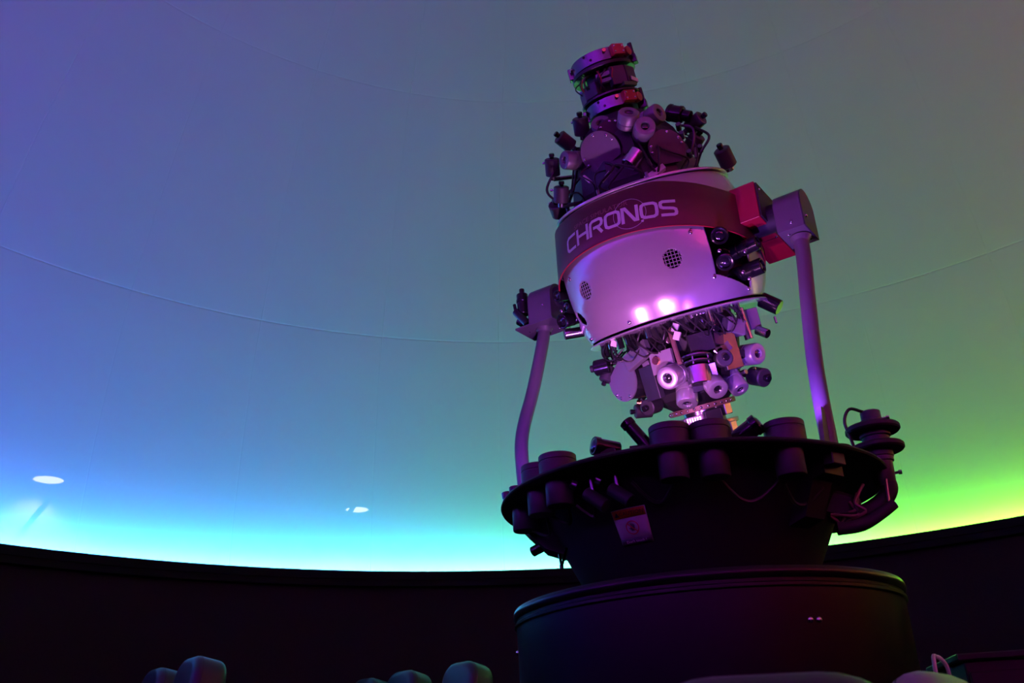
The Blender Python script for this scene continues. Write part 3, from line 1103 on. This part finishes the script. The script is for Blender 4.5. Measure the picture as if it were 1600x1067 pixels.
block('side_panel', (0.160, -0.09, -0.335), (0.06, 0.11, 0.02), DARK_STEEL, d=(0.86, -0.5, 0.0))
block('side_panel', (0.095, -0.165, -0.39), (0.08, 0.07, 0.02), DARK_STEEL, d=(0.45, -0.85, -0.25))
block('gear_box', (0.217, 0.02, -0.262), (0.034, 0.062, 0.03), LENS_GREY, d=(0.7, -0.7, -0.05))
block('gear_box', (0.182, -0.052, -0.272), (0.06, 0.045, 0.04), LENS_GREY, d=(0.8, -0.6, -0.1), roll=-25)
rod('steel_post', (0.205, -0.03, -0.225), (0.21, -0.035, -0.32), 0.012, STEEL)
rod('steel_post', (0.15, -0.12, -0.213), (0.152, -0.124, -0.262), 0.005, STEEL)
rod('steel_elbow', (0.225, 0.01, -0.298), (0.255, 0.0, -0.318), 0.014, STEEL)
rod('support_rod', (0.04, -0.172, -0.212), (0.064, -0.226, -0.338), 0.0068, ROD_BROWN, n=10)
bt = rod('black_tube', V((0.286, 0.081, -0.25)) - V((0.746, -0.007, -0.666)) * 0.06, V((0.286, 0.081, -0.25)), 0.0235, BLACK, n=24)
rod('tube_screw', (0.27, 0.06, -0.272), (0.272, 0.055, -0.292), 0.0035, STEEL, n=8, parent=bt)
mt = rod('motor', (-0.20, -0.118, -0.275), (-0.245, -0.128, -0.272), 0.024, BLACK, n=14)
rod('motor_cap', (-0.245, -0.128, -0.272), (-0.258, -0.131, -0.271), 0.011, BLACK_MATT, n=12, parent=mt)
for p, dd in (((-0.205, -0.115, -0.238), (0.5, -0.8, 0.1)), ((0.064, -0.186, -0.236), (0.3, -0.9, 0.2)), ((0.066, -0.195, -0.26), (0.2, -0.9, 0.1)), ((-0.13, -0.19, -0.225), (0.3, -0.9, 0.1))):
    block('white_connector', p, (0.018, 0.024 if p[0] > 0 else 0.018, 0.012), WHITE_PL, d=dd, roll=-30 if p[0] > 0 else 65)

rnd = random.Random(21)
for k in range(22):
    ph = rnd.uniform(12, 165)
    s_ = rnd.uniform(-0.42, -0.235)
    r0 = 0.150 if s_ < -0.36 else 0.168
    a, b = neck_pt(ph, r0, s_), neck_pt(ph + rnd.uniform(-6, 6), r0 + rnd.uniform(0.02, 0.04), s_ + rnd.uniform(-0.015, 0.015))
    if k % 3 == 0:
        block('relay_box', (a + b) / 2, (rnd.uniform(0.02, 0.035), rnd.uniform(0.02, 0.04), 0.03), rnd.choice((BLACK, LENS_GREY, DARK_STEEL)), d=radial(ph), roll=rnd.uniform(-25, 25))
    else:
        rod('fitting', a, b, rnd.uniform(0.006, 0.012), rnd.choice((STEEL, BLACK, BRASS, BLACK)), n=12)

# cables bunched under the bottom plate and round the heads
rnd = random.Random(11)
for k in range(40):
    ph = 15 + k * 3.9 + rnd.uniform(-5, 5)
    sp2 = rnd.uniform(10, 28) * rnd.choice((-1, 1))
    rr = rnd.uniform(0.19, 0.245)
    dz = rnd.uniform(0.03, 0.075)
    pts = [neck_pt(ph, rr, -0.214), neck_pt(ph + sp2 * 0.3, rr + 0.006, -0.222 - dz * 0.5), neck_pt(ph + sp2 * 0.65, rr - 0.01, -0.22 - dz), neck_pt(ph + sp2, rr - 0.045, -0.225 - dz * 0.4)]
    cable(pts, rnd.uniform(0.0018, 0.0032), RUBBER)
for k in range(10):
    ph = 20 + k * 14 + rnd.uniform(-4, 4)
    rod('standoff', neck_pt(ph, 0.232, -0.214), neck_pt(ph, 0.232, -0.214 - rnd.uniform(0.016, 0.04)), rnd.uniform(0.006, 0.011), rnd.choice((BLACK, STEEL, DARK_STEEL, BLACK)), n=10)
for k in range(14):
    ph = 20 + k * 11 + rnd.uniform(-4, 4)
    s = rnd.uniform(0.2, 0.3)
    pts = [neck_pt(ph, 0.2, 0.186), neck_pt(ph + rnd.uniform(-10, 10), 0.235, 0.2 + rnd.uniform(0, 0.03)), neck_pt(ph + rnd.uniform(-18, 18), 0.225, 0.24 + rnd.uniform(0, 0.04)), neck_pt(ph + rnd.uniform(-14, 14), 0.17, s + 0.05)]
    cable(pts, rnd.uniform(0.0025, 0.004))
    if k % 2 == 0:
        a, b = V(pts[1]), V(pts[2])
        rod('cable_sleeve', a + (b - a) * 0.2, a + (b - a) * 0.75, 0.0052, rnd.choice((WHITE_PL, LENS_GREY)), n=8)
for pts in ([(-0.17, -0.18, 0.33), (-0.2, -0.2, 0.28), (-0.18, -0.2, 0.24), (-0.14, -0.19, 0.22)], [(0.23, 0.0, 0.33), (0.27, -0.03, 0.28), (0.24, -0.05, 0.24), (0.2, -0.03, 0.2)], [(0.2, -0.06, 0.34), (0.24, -0.06, 0.31), (0.22, -0.07, 0.25), (0.18, -0.1, 0.2)]):
    cable(pts, 0.004)
for p in ((0.2, -0.06, 0.325), (0.205, -0.07, 0.295), (0.23, -0.02, 0.25), (0.21, -0.07, 0.235)):
    rod('steel_fitting', p, V(p) + V((0.008, -0.02, 0.012)), 0.008, DARK_STEEL, n=12)
rod('yellow_tab', (0.198, -0.085, 0.292), (0.2, -0.092, 0.292), 0.009, BRASS, n=10)
for ph in (60, 95, 130):
    rod('post', neck_pt(ph, 0.245, 0.184), neck_pt(ph, 0.245, 0.205), 0.005, LENS_GREY, n=8)

# black planet projectors in the side windows of the ball
SIDE = [((0.264, -0.186, -0.034), (0.464, -0.847, -0.259), 0.0245, 0.10), ((0.257, -0.187, -0.109), (0.34, -0.836, -0.431), 0.0244, 0.10),
        ((0.331, -0.09, -0.071), (0.996, -0.054, 0.065), 0.0213, 0.11), ((0.323, -0.083, -0.136), (0.999, -0.044, 0.03), 0.0231, 0.11),
        ((-0.285, -0.164, -0.029), (-0.363, -0.931, -0.023), 0.0176, 0.08), ((-0.295, -0.159, -0.108), (-0.288, -0.947, -0.142), 0.0235, 0.08),
        ((-0.275, -0.145, -0.067), (-0.431, -0.85, 0.303), 0.0177, 0.07)]
for pos, d, r, L in SIDE:
    lens_pos = V(pos)

    def body():
        q = G()
        q.lathe([(0.6 * r, -0.35 * r), (0.72 * r, -0.04 * r), (0.85 * r, 0), (r, -0.1 * r), (r, -0.45 * L), (0.9 * r, -0.47 * L), (0.9 * r, -0.53 * L), (r, -0.55 * L), (r, -L), (0, -L)], 32)
        return q.mesh('planet_projector', BLACK)
    o = place('planet_projector', shared(('pp', r, L), body), at(pos, d), PR)

    def gl2():
        q = G()
        q.lathe([(0.62 * r, -0.32 * r), (0.45 * r, -0.2 * r), (0.2 * r, -0.14 * r), (0, -0.13 * r)], 24)
        return q.mesh('lens', GLASS)
    place('lens', shared(('g2', r), gl2), at(pos, d), o)
rod('chrome_barrel', V((-0.298, -0.159, -0.148)) + V((0.773, 0.63, -0.077)) * 0.06, (-0.298, -0.159, -0.148), 0.0165, STEEL, n=20)
block('side_bracket', (0.225, -0.085, -0.08), (0.09, 0.11, 0.02), BLACK_MATT, d=(0.8, -0.6, 0))
block('side_bracket', (-0.225, -0.085, -0.08), (0.09, 0.11, 0.02), BLACK_MATT, d=(-0.8, -0.6, 0))
for p in ((0.285, -0.15, -0.145), (0.29, -0.13, -0.165), (0.255, -0.2, -0.075), (0.3, -0.13, -0.09), (-0.29, -0.15, -0.075)):
    place('screw', dome_screw(0.0058), BF @ TR(p) @ align((0.4, -0.9, -0.2)), PR)

# ------------------------------------------------------------------ yoke
HW = 0.055
DPROF = [(-HW, -0.095), (-HW, -0.012)] + [(-HW * math.cos(a), -0.012 + 0.052 * math.sin(a)) for a in [math.pi * k / 16 for k in range(1, 16)]] + [(HW, -0.012), (HW, -0.095)]
XM = Matrix(((0, 0, 1, 0), (1, 0, 0, 0), (0, 1, 0, 0), (0, 0, 0, 1)))     # profile (y, z) extruded along x


def d_box(name, x0, x1, m, k=1.0, parent=None):
    q = G()
    q.prism([(y * k, z) for y, z in DPROF], x0, x1, XM)
    return part(name, q, m, parent or PR, YF, angle=40)


hr = d_box('yoke_housing', 0.388, 0.463, YOKE_PAINT)
d_box('end_cover', 0.4635, 0.4665, CAN_PAINT, 1.0, hr)
hl = d_box('yoke_housing', -0.452, -0.365, YOKE_PAINT)
block('bottom_plate', (-0.435, 0, -0.097), (0.145, 2 * HW, 0.006), YOKE_PAINT, d=(0, 0, 1), up=(0, 1, 0), parent=hl, M0=YF)
for x, y, z, dd in ((0.468, -0.035, -0.06, (1, 0, 0)), (0.43, -0.0555, -0.075, (0, -1, 0)), (0.41, 0.03, -0.0955, (0, 0, -1)), (0.45, 0.03, -0.0955, (0, 0, -1)), (0.41, -0.03, -0.0955, (0, 0, -1))):
    place('screw', dome_screw(0.0048), YF @ TR((x, y, z)) @ align(dd), hr)
for x, y, z, dd in ((-0.395, -0.0555, -0.045, (0, -1, 0)), (-0.39, 0.03, -0.1, (0, 0, -1))):
    place('screw', dome_screw(0.0048), YF @ TR((x, y, z)) @ align(dd), hl)
rb = block('arm_cover', (0.313, 0.06, 0.022), (0.28, 0.118, 0.086), BOX_RED, d=(1, 0, 0), up=(0, 0, 1), M0=YF, ch=0.0015)
rb['label'] = 'crimson box covering the trunnion arm'
block('arm_side', (0.3585, 0.06, 0.022), (0.27, 0.11, 0.006), BLACK_MATT, d=(1, 0, 0), up=(0, 0, 1), parent=rb, M0=YF)
block('cover_joint', (0.313, 0.06, -0.0375), (0.084, 0.0012, 0.001), BLACK_MATT, d=(0, 0, 1), up=(0, 1, 0), parent=rb, M0=YF)
for p, dd in (((0.285, -0.0805, 0.06), (0, -1, 0)), ((0.35, 0.055, -0.038), (0, 0, -1)), ((0.362, -0.06, 0.06), (1, 0, 0)), ((0.362, 0.0, 0.0), (1, 0, 0))):
    place('screw', dome_screw(0.0042), YF @ TR(p) @ align(dd), rb)
for x0, x1 in ((0.30, 0.39), (-0.37, -0.24)):
    rod('trunnion_shaft', (x0, 0, -0.01), (x1, 0, -0.01), 0.04, BLACK_MATT, n=28, M=YF)
block('trunnion_plate', (-0.33, -0.02, 0.0), (0.006, 0.13, 0.03), DARK_PAINT, d=(0, -1, 0), M0=YF)
# posts
lt = G().tube([(-0.43, 0, -0.097), (-0.436, -0.01, -0.16), (-0.455, -0.05, -0.323), (-0.466, -0.09, -0.437), (-0.467, -0.112, -0.514), (-0.461, -0.12, -0.60), (-0.452, -0.12, -0.749)], 0.0205, 24, 8)
lp = part('yoke_post', lt, YOKE_PAINT, PR, YF, angle=60)
rt = G().tube([(0.432, 0, -0.096), (0.431, -0.01, -0.18), (0.427, -0.03, -0.287), (0.422, -0.06, -0.454), (0.425, -0.09, -0.579), (0.43, -0.112, -0.749)], 0.0205, 24, 8)
rp_ = part('yoke_post', rt, YOKE_PAINT, PR, YF, angle=60)
for pp, x in ((lp, -0.43), (rp_, 0.432)):
    q = G()
    q.lathe([(0.029, 0.0), (0.028, -0.003), (0.024, -0.009), (0.0212, -0.018)], 24, TR((x, 0, -0.0985)))
    part('weld_collar', q, YOKE_PAINT, pp, YF)
    sgn = 1 if x > 0 else -1
    q = G()
    q.prism([(-0.04, 0.0), (0.04, 0.0), (0.012, 0.11), (-0.012, 0.11)], -0.005, 0.005, TR((x + 0.0 if x > 0 else -0.452, -0.112 - 0.022, -0.749)) @ Matrix.Rotation(math.radians(90), 4, 'X') @ Matrix.Rotation(math.radians(90), 4, 'Y'))
    part('foot_gusset', q, YOKE_PAINT, pp, YF, smooth=False)
    q = G()
    q.lathe([(0.048, 0), (0.048, 0.008), (0.046, 0.01), (0.0, 0.01)], 28, TR((x if x > 0 else -0.452, -0.114, -0.7495)))
    part('foot_flange', q, DECK_PAINT, pp, YF)
# black projectors at the left end of the yoke
e1 = rod('planet_projector', (-0.488, -0.03, -0.04), (-0.490, -0.03, 0.035), 0.019, BLACK, n=20, M=YF)
rod('cap', (-0.490, -0.03, 0.035), (-0.4905, -0.03, 0.055), 0.009, BLACK, n=14, parent=e1, M=YF)
rod('band', (-0.489, -0.03, 0.005), (-0.4895, -0.03, 0.015), 0.021, BLACK, n=20, parent=e1, M=YF)
e2 = rod('planet_projector', (-0.465, -0.045, -0.085), (-0.508, -0.045, -0.028), 0.013, BLACK, n=18, M=YF)
rod('cap', (-0.508, -0.045, -0.028), (-0.513, -0.045, -0.0), 0.0055, BLACK, n=12, parent=e2, M=YF)
rod('planet_projector', (-0.47, -0.01, -0.09), (-0.515, -0.02, -0.05), 0.015, BLACK, n=18, M=YF)
block('end_bracket', (-0.458, 0, -0.04), (0.09, 0.1, 0.006), BLACK_MATT, d=(-1, 0, 0), M0=YF)

# ------------------------------------------------------------------ small units on and under the deck
def deck_pt(az, r, z):
    return az_dir(az) * r + V((0, 0, EYE + z))


I4 = Matrix()


def spot(name, base, tip, r, label=None):
    base, tip = V(base), V(tip)
    d = (tip - base).normalized()
    o = rod(name, base, tip, r, BLACK, n=22, M=I4)
    rod('hood', tip - d * 0.012, tip + d * 0.004, r * 1.12, BLACK, n=22, parent=o, M=I4)
    q = G()
    q.lathe([(r * 0.85, 0.0), (r * 0.6, r * 0.15), (0, r * 0.25)], 18, TR(tip + d * 0.0042) @ align(d))
    part('lens', q, GLASS, o, I4)
    return o


p = deck_pt(-22.3, 0.47, 0.649)
s1 = spot('spot_projector', p + V((0.03, 0.02, 0.022)), p + V((-0.022, -0.01, 0.03)), 0.02)
block('spot_foot', p + V((0, 0, 0.0095)), (0.05, 0.03, 0.02), BLACK_MATT, d=(0, 0, 1), up=(0, 1, 0), parent=s1, M0=I4)
p = deck_pt(-12.5, 0.455, 0.649)
s2 = spot('spot_projector', p + V((0.022, 0, 0.012)), p + V((-0.022, 0, 0.078)), 0.0155)
block('spot_foot', p + V((0.004, 0, 0.008)), (0.05, 0.03, 0.017), BLACK_MATT, d=(0, 0, 1), up=(0, 1, 0), parent=s2, M0=I4)
p = deck_pt(21.5, 0.435, 0.649)
s3 = spot('spot_projector', p + V((-0.04, 0.01, 0.02)), p + V((0.015, -0.01, 0.05)), 0.022)
block('spot_foot', p + V((-0.01, 0, 0.009)), (0.05, 0.03, 0.019), BLACK_MATT, d=(0, 0, 1), up=(0, 1, 0), parent=s3, M0=I4)
p = deck_pt(-80, 0.49, 0.649)
s4 = spot('spot_projector', p + V((0, 0, -0.001)), p + V((-0.004, 0, 0.04)), 0.013)
p = deck_pt(-70, 0.475, 0.649)
s5 = spot('spot_projector', p + V((0, 0, -0.001)), p + V((0.0, 0, 0.03)), 0.016)
# hanging pair below the deck
for az, rr in ((-31.5, 0.43), (-23, 0.42)):
    p = deck_pt(az, rr, 0.635)
    st = rod('hanger', p + V((0, 0, 0.0005)), p + V((0.004, 0, -0.045)), 0.007, DARK_STEEL, n=12, M=I4)
    d0 = V((0.62, -0.25, -0.55)).normalized()
    h = p + V((0.0, 0, -0.055))
    rod('lamp_body', h - d0 * 0.018, h + d0 * 0.045, 0.0165, BLACK_MATT, n=20, parent=st, M=I4)
    rod('lamp_rim', h - d0 * 0.04 + V((-0.018, -0.01, 0.012)), h - d0 * 0.03 + V((-0.012, -0.006, 0.01)), 0.013, DARK_STEEL, n=18, parent=st, M=I4)
rnd = random.Random(3)
for az0, az1, r0, sag, z_ in ((-40, -32, 0.42, 0.03, 0.575), (-18, -3, 0.41, 0.05, 0.60), (9, 30, 0.43, 0.055, 0.585), (-56, -44, 0.42, 0.03, 0.58), (-75, -56, 0.43, 0.03, 0.575), (31, 48, 0.42, 0.04, 0.57)):
    pts = [deck_pt(az0 + (az1 - az0) * t, r0 - 0.03 * math.sin(math.pi * t), z_ - sag * math.sin(math.pi * t)) for t in (0, 0.2, 0.4, 0.6, 0.8, 1.0)]
    cable(pts, 0.0045, RUBBER, I4)

# brackets below the deck, left and right
def az_frame(az, r, z):
    return TR(deck_pt(az, r, z)) @ Matrix.Rotation(math.radians(az), 4, 'Z')        # -y points outwards


br = G()
br.prism([(-0.33, 0.0), (-0.475, 0.0), (-0.475, -0.02), (-0.44, -0.06), (-0.395, -0.105), (-0.35, -0.122), (-0.30, -0.122)], -0.045, 0.045, Matrix.Rotation(math.radians(90), 4, 'Y') @ Matrix.Rotation(math.radians(90), 4, 'Z'))
bl = part('deck_bracket', br, DECK_PAINT, PR, TR((0, 0, EYE + 0.6355)) @ Matrix.Rotation(math.radians(-84), 4, 'Z'), smooth=False)
rod('bracket_knob', deck_pt(-86, 0.40, 0.552), deck_pt(-88, 0.437, 0.540), 0.014, BLACK, n=16, parent=bl, M=I4)
q = G()
a, c_ = deck_pt(-79, 0.362, 0.518), deck_pt(-76, 0.36, 0.478)
q.tube([a, c_], 0.0035, 8, 1)
q.tube([c_, deck_pt(-68, 0.352, 0.516)], 0.0035, 8, 1)
q.cyl(c_ + V((0, 0, -0.004)), c_ + V((0, 0, 0.006)), 0.0055, n=10)
part('wire_hook', q, BLACK, bl, I4)
br = G()
br.prism([(-0.33, 0.0), (-0.46, 0.0), (-0.46, -0.045), (-0.425, -0.05), (-0.385, -0.13), (-0.30, -0.15)], -0.035, 0.035, Matrix.Rotation(math.radians(90), 4, 'Y') @ Matrix.Rotation(math.radians(90), 4, 'Z'))
b2 = part('deck_bracket', br, DECK_PAINT, PR, TR((0, 0, EYE + 0.6355)) @ Matrix.Rotation(math.radians(47), 4, 'Z'), smooth=False)
block('bracket_face', deck_pt(45.5, 0.475, 0.6205), (0.046, 0.029, 0.028), CAN_PAINT, d=az_dir(45.5), parent=b2, M0=I4)

# side projector at the right edge of the deck
sx = deck_pt(76, 0.497, 0.0)
ax_ = V((sx.x, sx.y, EYE))
q = G()
q.lathe([(0, 0.60), (0.02, 0.60), (0.026, 0.612), (0.028, 0.66), (0.032, 0.662), (0.032, 0.672), (0.034, 0.674), (0.034, 0.725), (0.038, 0.728), (0.038, 0.735), (0.029, 0.748), (0.029, 0.772), (0.025, 0.775), (0.025, 0.795), (0.022, 0.797), (0, 0.797)], 32, TR(ax_))
sj = part('side_projector', q, CAN_PAINT, PR)
sj['label'] = 'side projector with two black discs at the deck edge'
for z_, off, rr in ((0.690, (0.0, 0.0), 0.0645), (0.740, (-0.003, 0.0), 0.067)):
    q = G()
    q.lathe([(0.0, 0), (rr - 0.0035, 0), (rr, 0.004), (rr, 0.012), (rr - 0.0035, 0.016), (0, 0.016)], 48, TR(ax_ + V((off[0], off[1], z_))))
    part('disc', q, BLACK_MATT, sj)
for z_ in (0.774, 0.630):
    rod('thumb_screw', ax_ + V((0.024, -0.004, z_)), ax_ + V((0.036, -0.008, z_)), 0.0035, STEEL, n=8, parent=sj, M=I4)
    rod('thumb_screw', ax_ + V((0.034, -0.008, z_)), ax_ + V((0.042, -0.009, z_)), 0.006, STEEL, n=8, parent=sj, M=I4)
cable([ax_ + V((-0.018, -0.01, 0.795)), ax_ + V((-0.05, -0.012, 0.806)), ax_ + V((-0.068, -0.012, 0.775)), ax_ + V((-0.062, -0.012, 0.73)), ax_ + V((-0.05, -0.012, 0.65))], 0.0042, RUBBER, I4, parent=sj)
q = G()
q.tube([ax_ + V((0.0, 0.0, 0.625)), ax_ + V((0.006, 0.0, 0.595)), ax_ + V((-0.012, 0.0, 0.568)), ax_ + V((-0.05, 0.0, 0.545)), ax_ + V((-0.1, 0, 0.53))], 0.021, 14, 6)
part('curved_arm', q, BLACK_MATT, sj)
rod('drop_rod', ax_ + V((-0.004, -0.03, 0.61)), ax_ + V((-0.010, -0.032, 0.545)), 0.0045, DARK_STEEL, n=8, parent=sj, M=I4)
q = G()
q.tube([ax_ + V((0.004, -0.03, 0.548)), ax_ + V((-0.03, -0.03, 0.528)), ax_ + V((-0.08, -0.03, 0.505)), ax_ + V((-0.14, -0.03, 0.502))], lambda t: 0.013 + 0.006 * t, 12, 5)
part('cable_sleeve', q, BLACK_MATT, sj)
q = G()
q.box((0.11, 0.07, 0.07), TR(ax_ + V((-0.13, 0.0, 0.56))) @ Matrix.Rotation(0.4, 4, 'Y'), ch=0.01)
part('mount_block', q, BLACK_MATT, sj, smooth=False)
for k in range(5):
    cable([ax_ + V((-0.06 - 0.01 * k, -0.04, 0.60 - 0.01 * k)), ax_ + V((-0.09, -0.05, 0.555 - 0.008 * k)), ax_ + V((-0.07 - 0.02 * k, -0.05, 0.53)), ax_ + V((-0.13, -0.04, 0.51))], 0.004, RUBBER if k % 2 else ROD_BROWN, I4, parent=sj)

# ------------------------------------------------------------------ seats
def rounded_slab(w, h, d, r, M, n=8, e=0.02, taper=0.0):
    """upright cushion: rounded outline in x-z, depth along y, soft edges"""
    out = []
    for cx, cz, a0 in ((w / 2 - r, h - r, 0), (-w / 2 + r, h - r, 90), (-w / 2 + e, e, 180), (w / 2 - e, e, 270)):
        rr = r if cz > h / 2 else e
        for k in range(n + 1):
            a = math.radians(a0 + 90 * k / n)
            out.append((cx + rr * math.cos(a), cz + rr * math.sin(a)))
    q = G()
    N = len(out)
    layers = []
    m_ = 5
    for k in range(m_ + 1):
        a = math.pi / 2 * k / m_
        layers.append((-d / 2 + e * (1 - math.sin(a)), e * (1 - math.cos(a))))
    layers = layers[::-1]
    layers += [(-y, s) for y, s in reversed(layers)]
    cx0, cz0 = 0, h / 2
    vs = []
    for y, s in layers:
        for x, z in out:
            kx = (w / 2 - s) / (w / 2)
            kz = (h / 2 - s) / (h / 2)
            vs.append((cx0 + (x - cx0) * kx, y, cz0 + (z - cz0) * kz))
    fs = [tuple(range(N))]
    fs.append(tuple(range((len(layers) - 1) * N, len(layers) * N))[::-1])
    for j in range(len(layers) - 1):
        for i in range(N):
            k = (i + 1) % N
            fs.append((j * N + i, (j + 1) * N + i, (j + 1) * N + k, j * N + k))
    q.add(vs, fs, M)
    return q, out, layers


def seat_back(top, recline):
    a = math.radians(recline)
    return (top - 0.42 - 0.085 * math.sin(a)) / math.cos(a)


def seat(x, y, rz, top, label, recline=12, cloth=None):
    """a high reclining seat; rz turns the backrest, the face looks to local -y"""
    cloth = cloth or SEAT_CLOTH
    s = empty('theatre_seat', (x, y, 0), math.radians(rz))
    tag(s, label, 'seat', 'reclining seats round the projector')
    M = WM[s]
    R = Matrix.Rotation(math.radians(-recline), 4, 'X')
    bh = seat_back(top, recline)
    hh = 0.26
    B0 = M @ TR((0, 0.18, 0.42)) @ R
    q, _, _ = rounded_slab(0.30, hh, 0.18, 0.10, B0 @ TR((0, 0, bh - hh)), e=0.042)
    o = part('headrest', q, cloth, s, angle=50)
    q = G()
    pts = []
    for cx, cz, a0 in ((0.05, hh - 0.1, 0), (-0.05, hh - 0.1, 90)):
        pts += [(cx + 0.0985 * math.cos(math.radians(a0 + 9 * k)), -0.05, cz + 0.0985 * math.sin(math.radians(a0 + 9 * k))) for k in range(11)]
    pts = [(0.1485, -0.05, 0.04)] + pts + [(-0.1485, -0.05, 0.04)]
    q.tube(pts, 0.0018, 6, 1, B0 @ TR((0, 0, bh - hh)))
    part('piping', q, BLACK_MATT, o)
    q, _, _ = rounded_slab(0.34, bh - hh + 0.03, 0.13, 0.07, B0, e=0.03)
    part('backrest', q, cloth, s, angle=50)
    q, _, _ = rounded_slab(0.36, 0.46, 0.12, 0.06, M @ TR((0, 0.2, 0.40)) @ Matrix.Rotation(math.radians(84), 4, 'X'), e=0.03)
    part('cushion', q, cloth, s, angle=50)
    for sx_ in (-1, 1):
        q = G()
        q.box((0.04, 0.42, 0.05), M @ TR((0.205 * sx_, -0.04, 0.58)), ch=0.012)
        q.box((0.03, 0.3, 0.56), M @ TR((0.205 * sx_, 0.0, 0.28)), ch=0.006)
        part('armrest', q, DARK_PAINT, s, smooth=False)
    q = G()
    q.box((0.36, 0.34, 0.03), M @ TR((0, -0.02, 0.0155)), ch=0.005)
    q.cyl((0, -0.02, 0.03), (0, -0.02, 0.34), 0.06, n=20, M=M)
    part('base', q, DARK_PAINT, s)
    return s



def seat_top_at(p, az, top, lab, recline=12, cloth=None):
    off = Matrix.Rotation(math.radians(az), 4, 'Z') @ V((0, 0.18 + seat_back(top, recline) * math.sin(math.radians(recline)) - 0.085 * math.cos(math.radians(recline)), 0))
    return seat(p.x - off.x, p.y - off.y, az, top, lab, recline, cloth)


for row in ((((-2.576, 1.979, 1.36), 'tall seat at the far left, nearer of the left pair'), ((-2.98, 2.315, 1.36), 'leftmost seat, half hidden behind a taller headrest')),
            (((-1.453, 3.056, 1.36), 'large rounded headrest seat just left of the drum'), ((-1.895, 3.312, 1.36), 'middle seat of the row left of the drum'), ((-2.248, 3.611, 1.36), 'small far seat at the left end of the row by the drum'))):
    P = [V(q) for q, _ in row]
    dd = P[0] - P[-1]
    az = math.degrees(math.atan2(dd.y, dd.x))
    for p, (_, lab) in zip(P, row):
        seat_top_at(p, az, 1.36, lab)
seat_top_at(V((0.053, -1.594, 0.828)), 14, 0.828, 'close dark low headrest in front of the drum at the bottom edge')
seat_top_at(V((0.27, -1.201, 0.852)), 64, 0.852, 'reclined seat at the bottom right, colour brightened as if lit, beside the close dark headrest', 36, SEAT_LIT)

# ------------------------------------------------------------------ cabinet beside the drum
cab = empty('control_cabinet', (0.98, 0.66, 0))
tag(cab, 'low black cabinet on the floor to the right of the drum', 'cabinet')
CT = EYE + 0.245
q = G()
q.box((0.56, 0.4, CT - 0.02), TR((0.98, 0.66, (CT - 0.02) / 2)), ch=0.004)
part('body', q, DECK_PAINT, cab, smooth=False)
q = G()
q.box((0.60, 0.44, 0.02), TR((0.98, 0.66, CT - 0.01)), ch=0.004)
part('cabinet_top', q, DECK_PAINT, cab, smooth=False)
for k in (-1, 1):
    q = G()
    q.box((0.27, 0.016, CT - 0.1), TR((0.98 + 0.138 * k, 0.453, CT / 2)), ch=0.003)
    dr = part('door', q, DECK_PAINT, cab, smooth=False)
    rod('handle', (0.98 + 0.02 * k, 0.44, CT * 0.5), (0.98 + 0.02 * k, 0.44, CT * 0.62), 0.006, STEEL, n=10, parent=dr, M=I4)
q = G()
q.tube([(0.57, 0.30, 0.2), (0.59, 0.33, 0.7), (0.60, 0.36, 0.955), (0.615, 0.38, 0.985), (0.64, 0.40, 0.96), (0.645, 0.42, 0.9)], 0.006, 8, 6)
q.tube([(0.57, 0.30, 0.2), (0.56, 0.29, 0.006), (0.62, 0.2, 0.006)], 0.006, 8, 4)
tag(part('white_cable', q, WHITE_PL), 'white cable looping up between the drum and the black cabinet', 'cable')
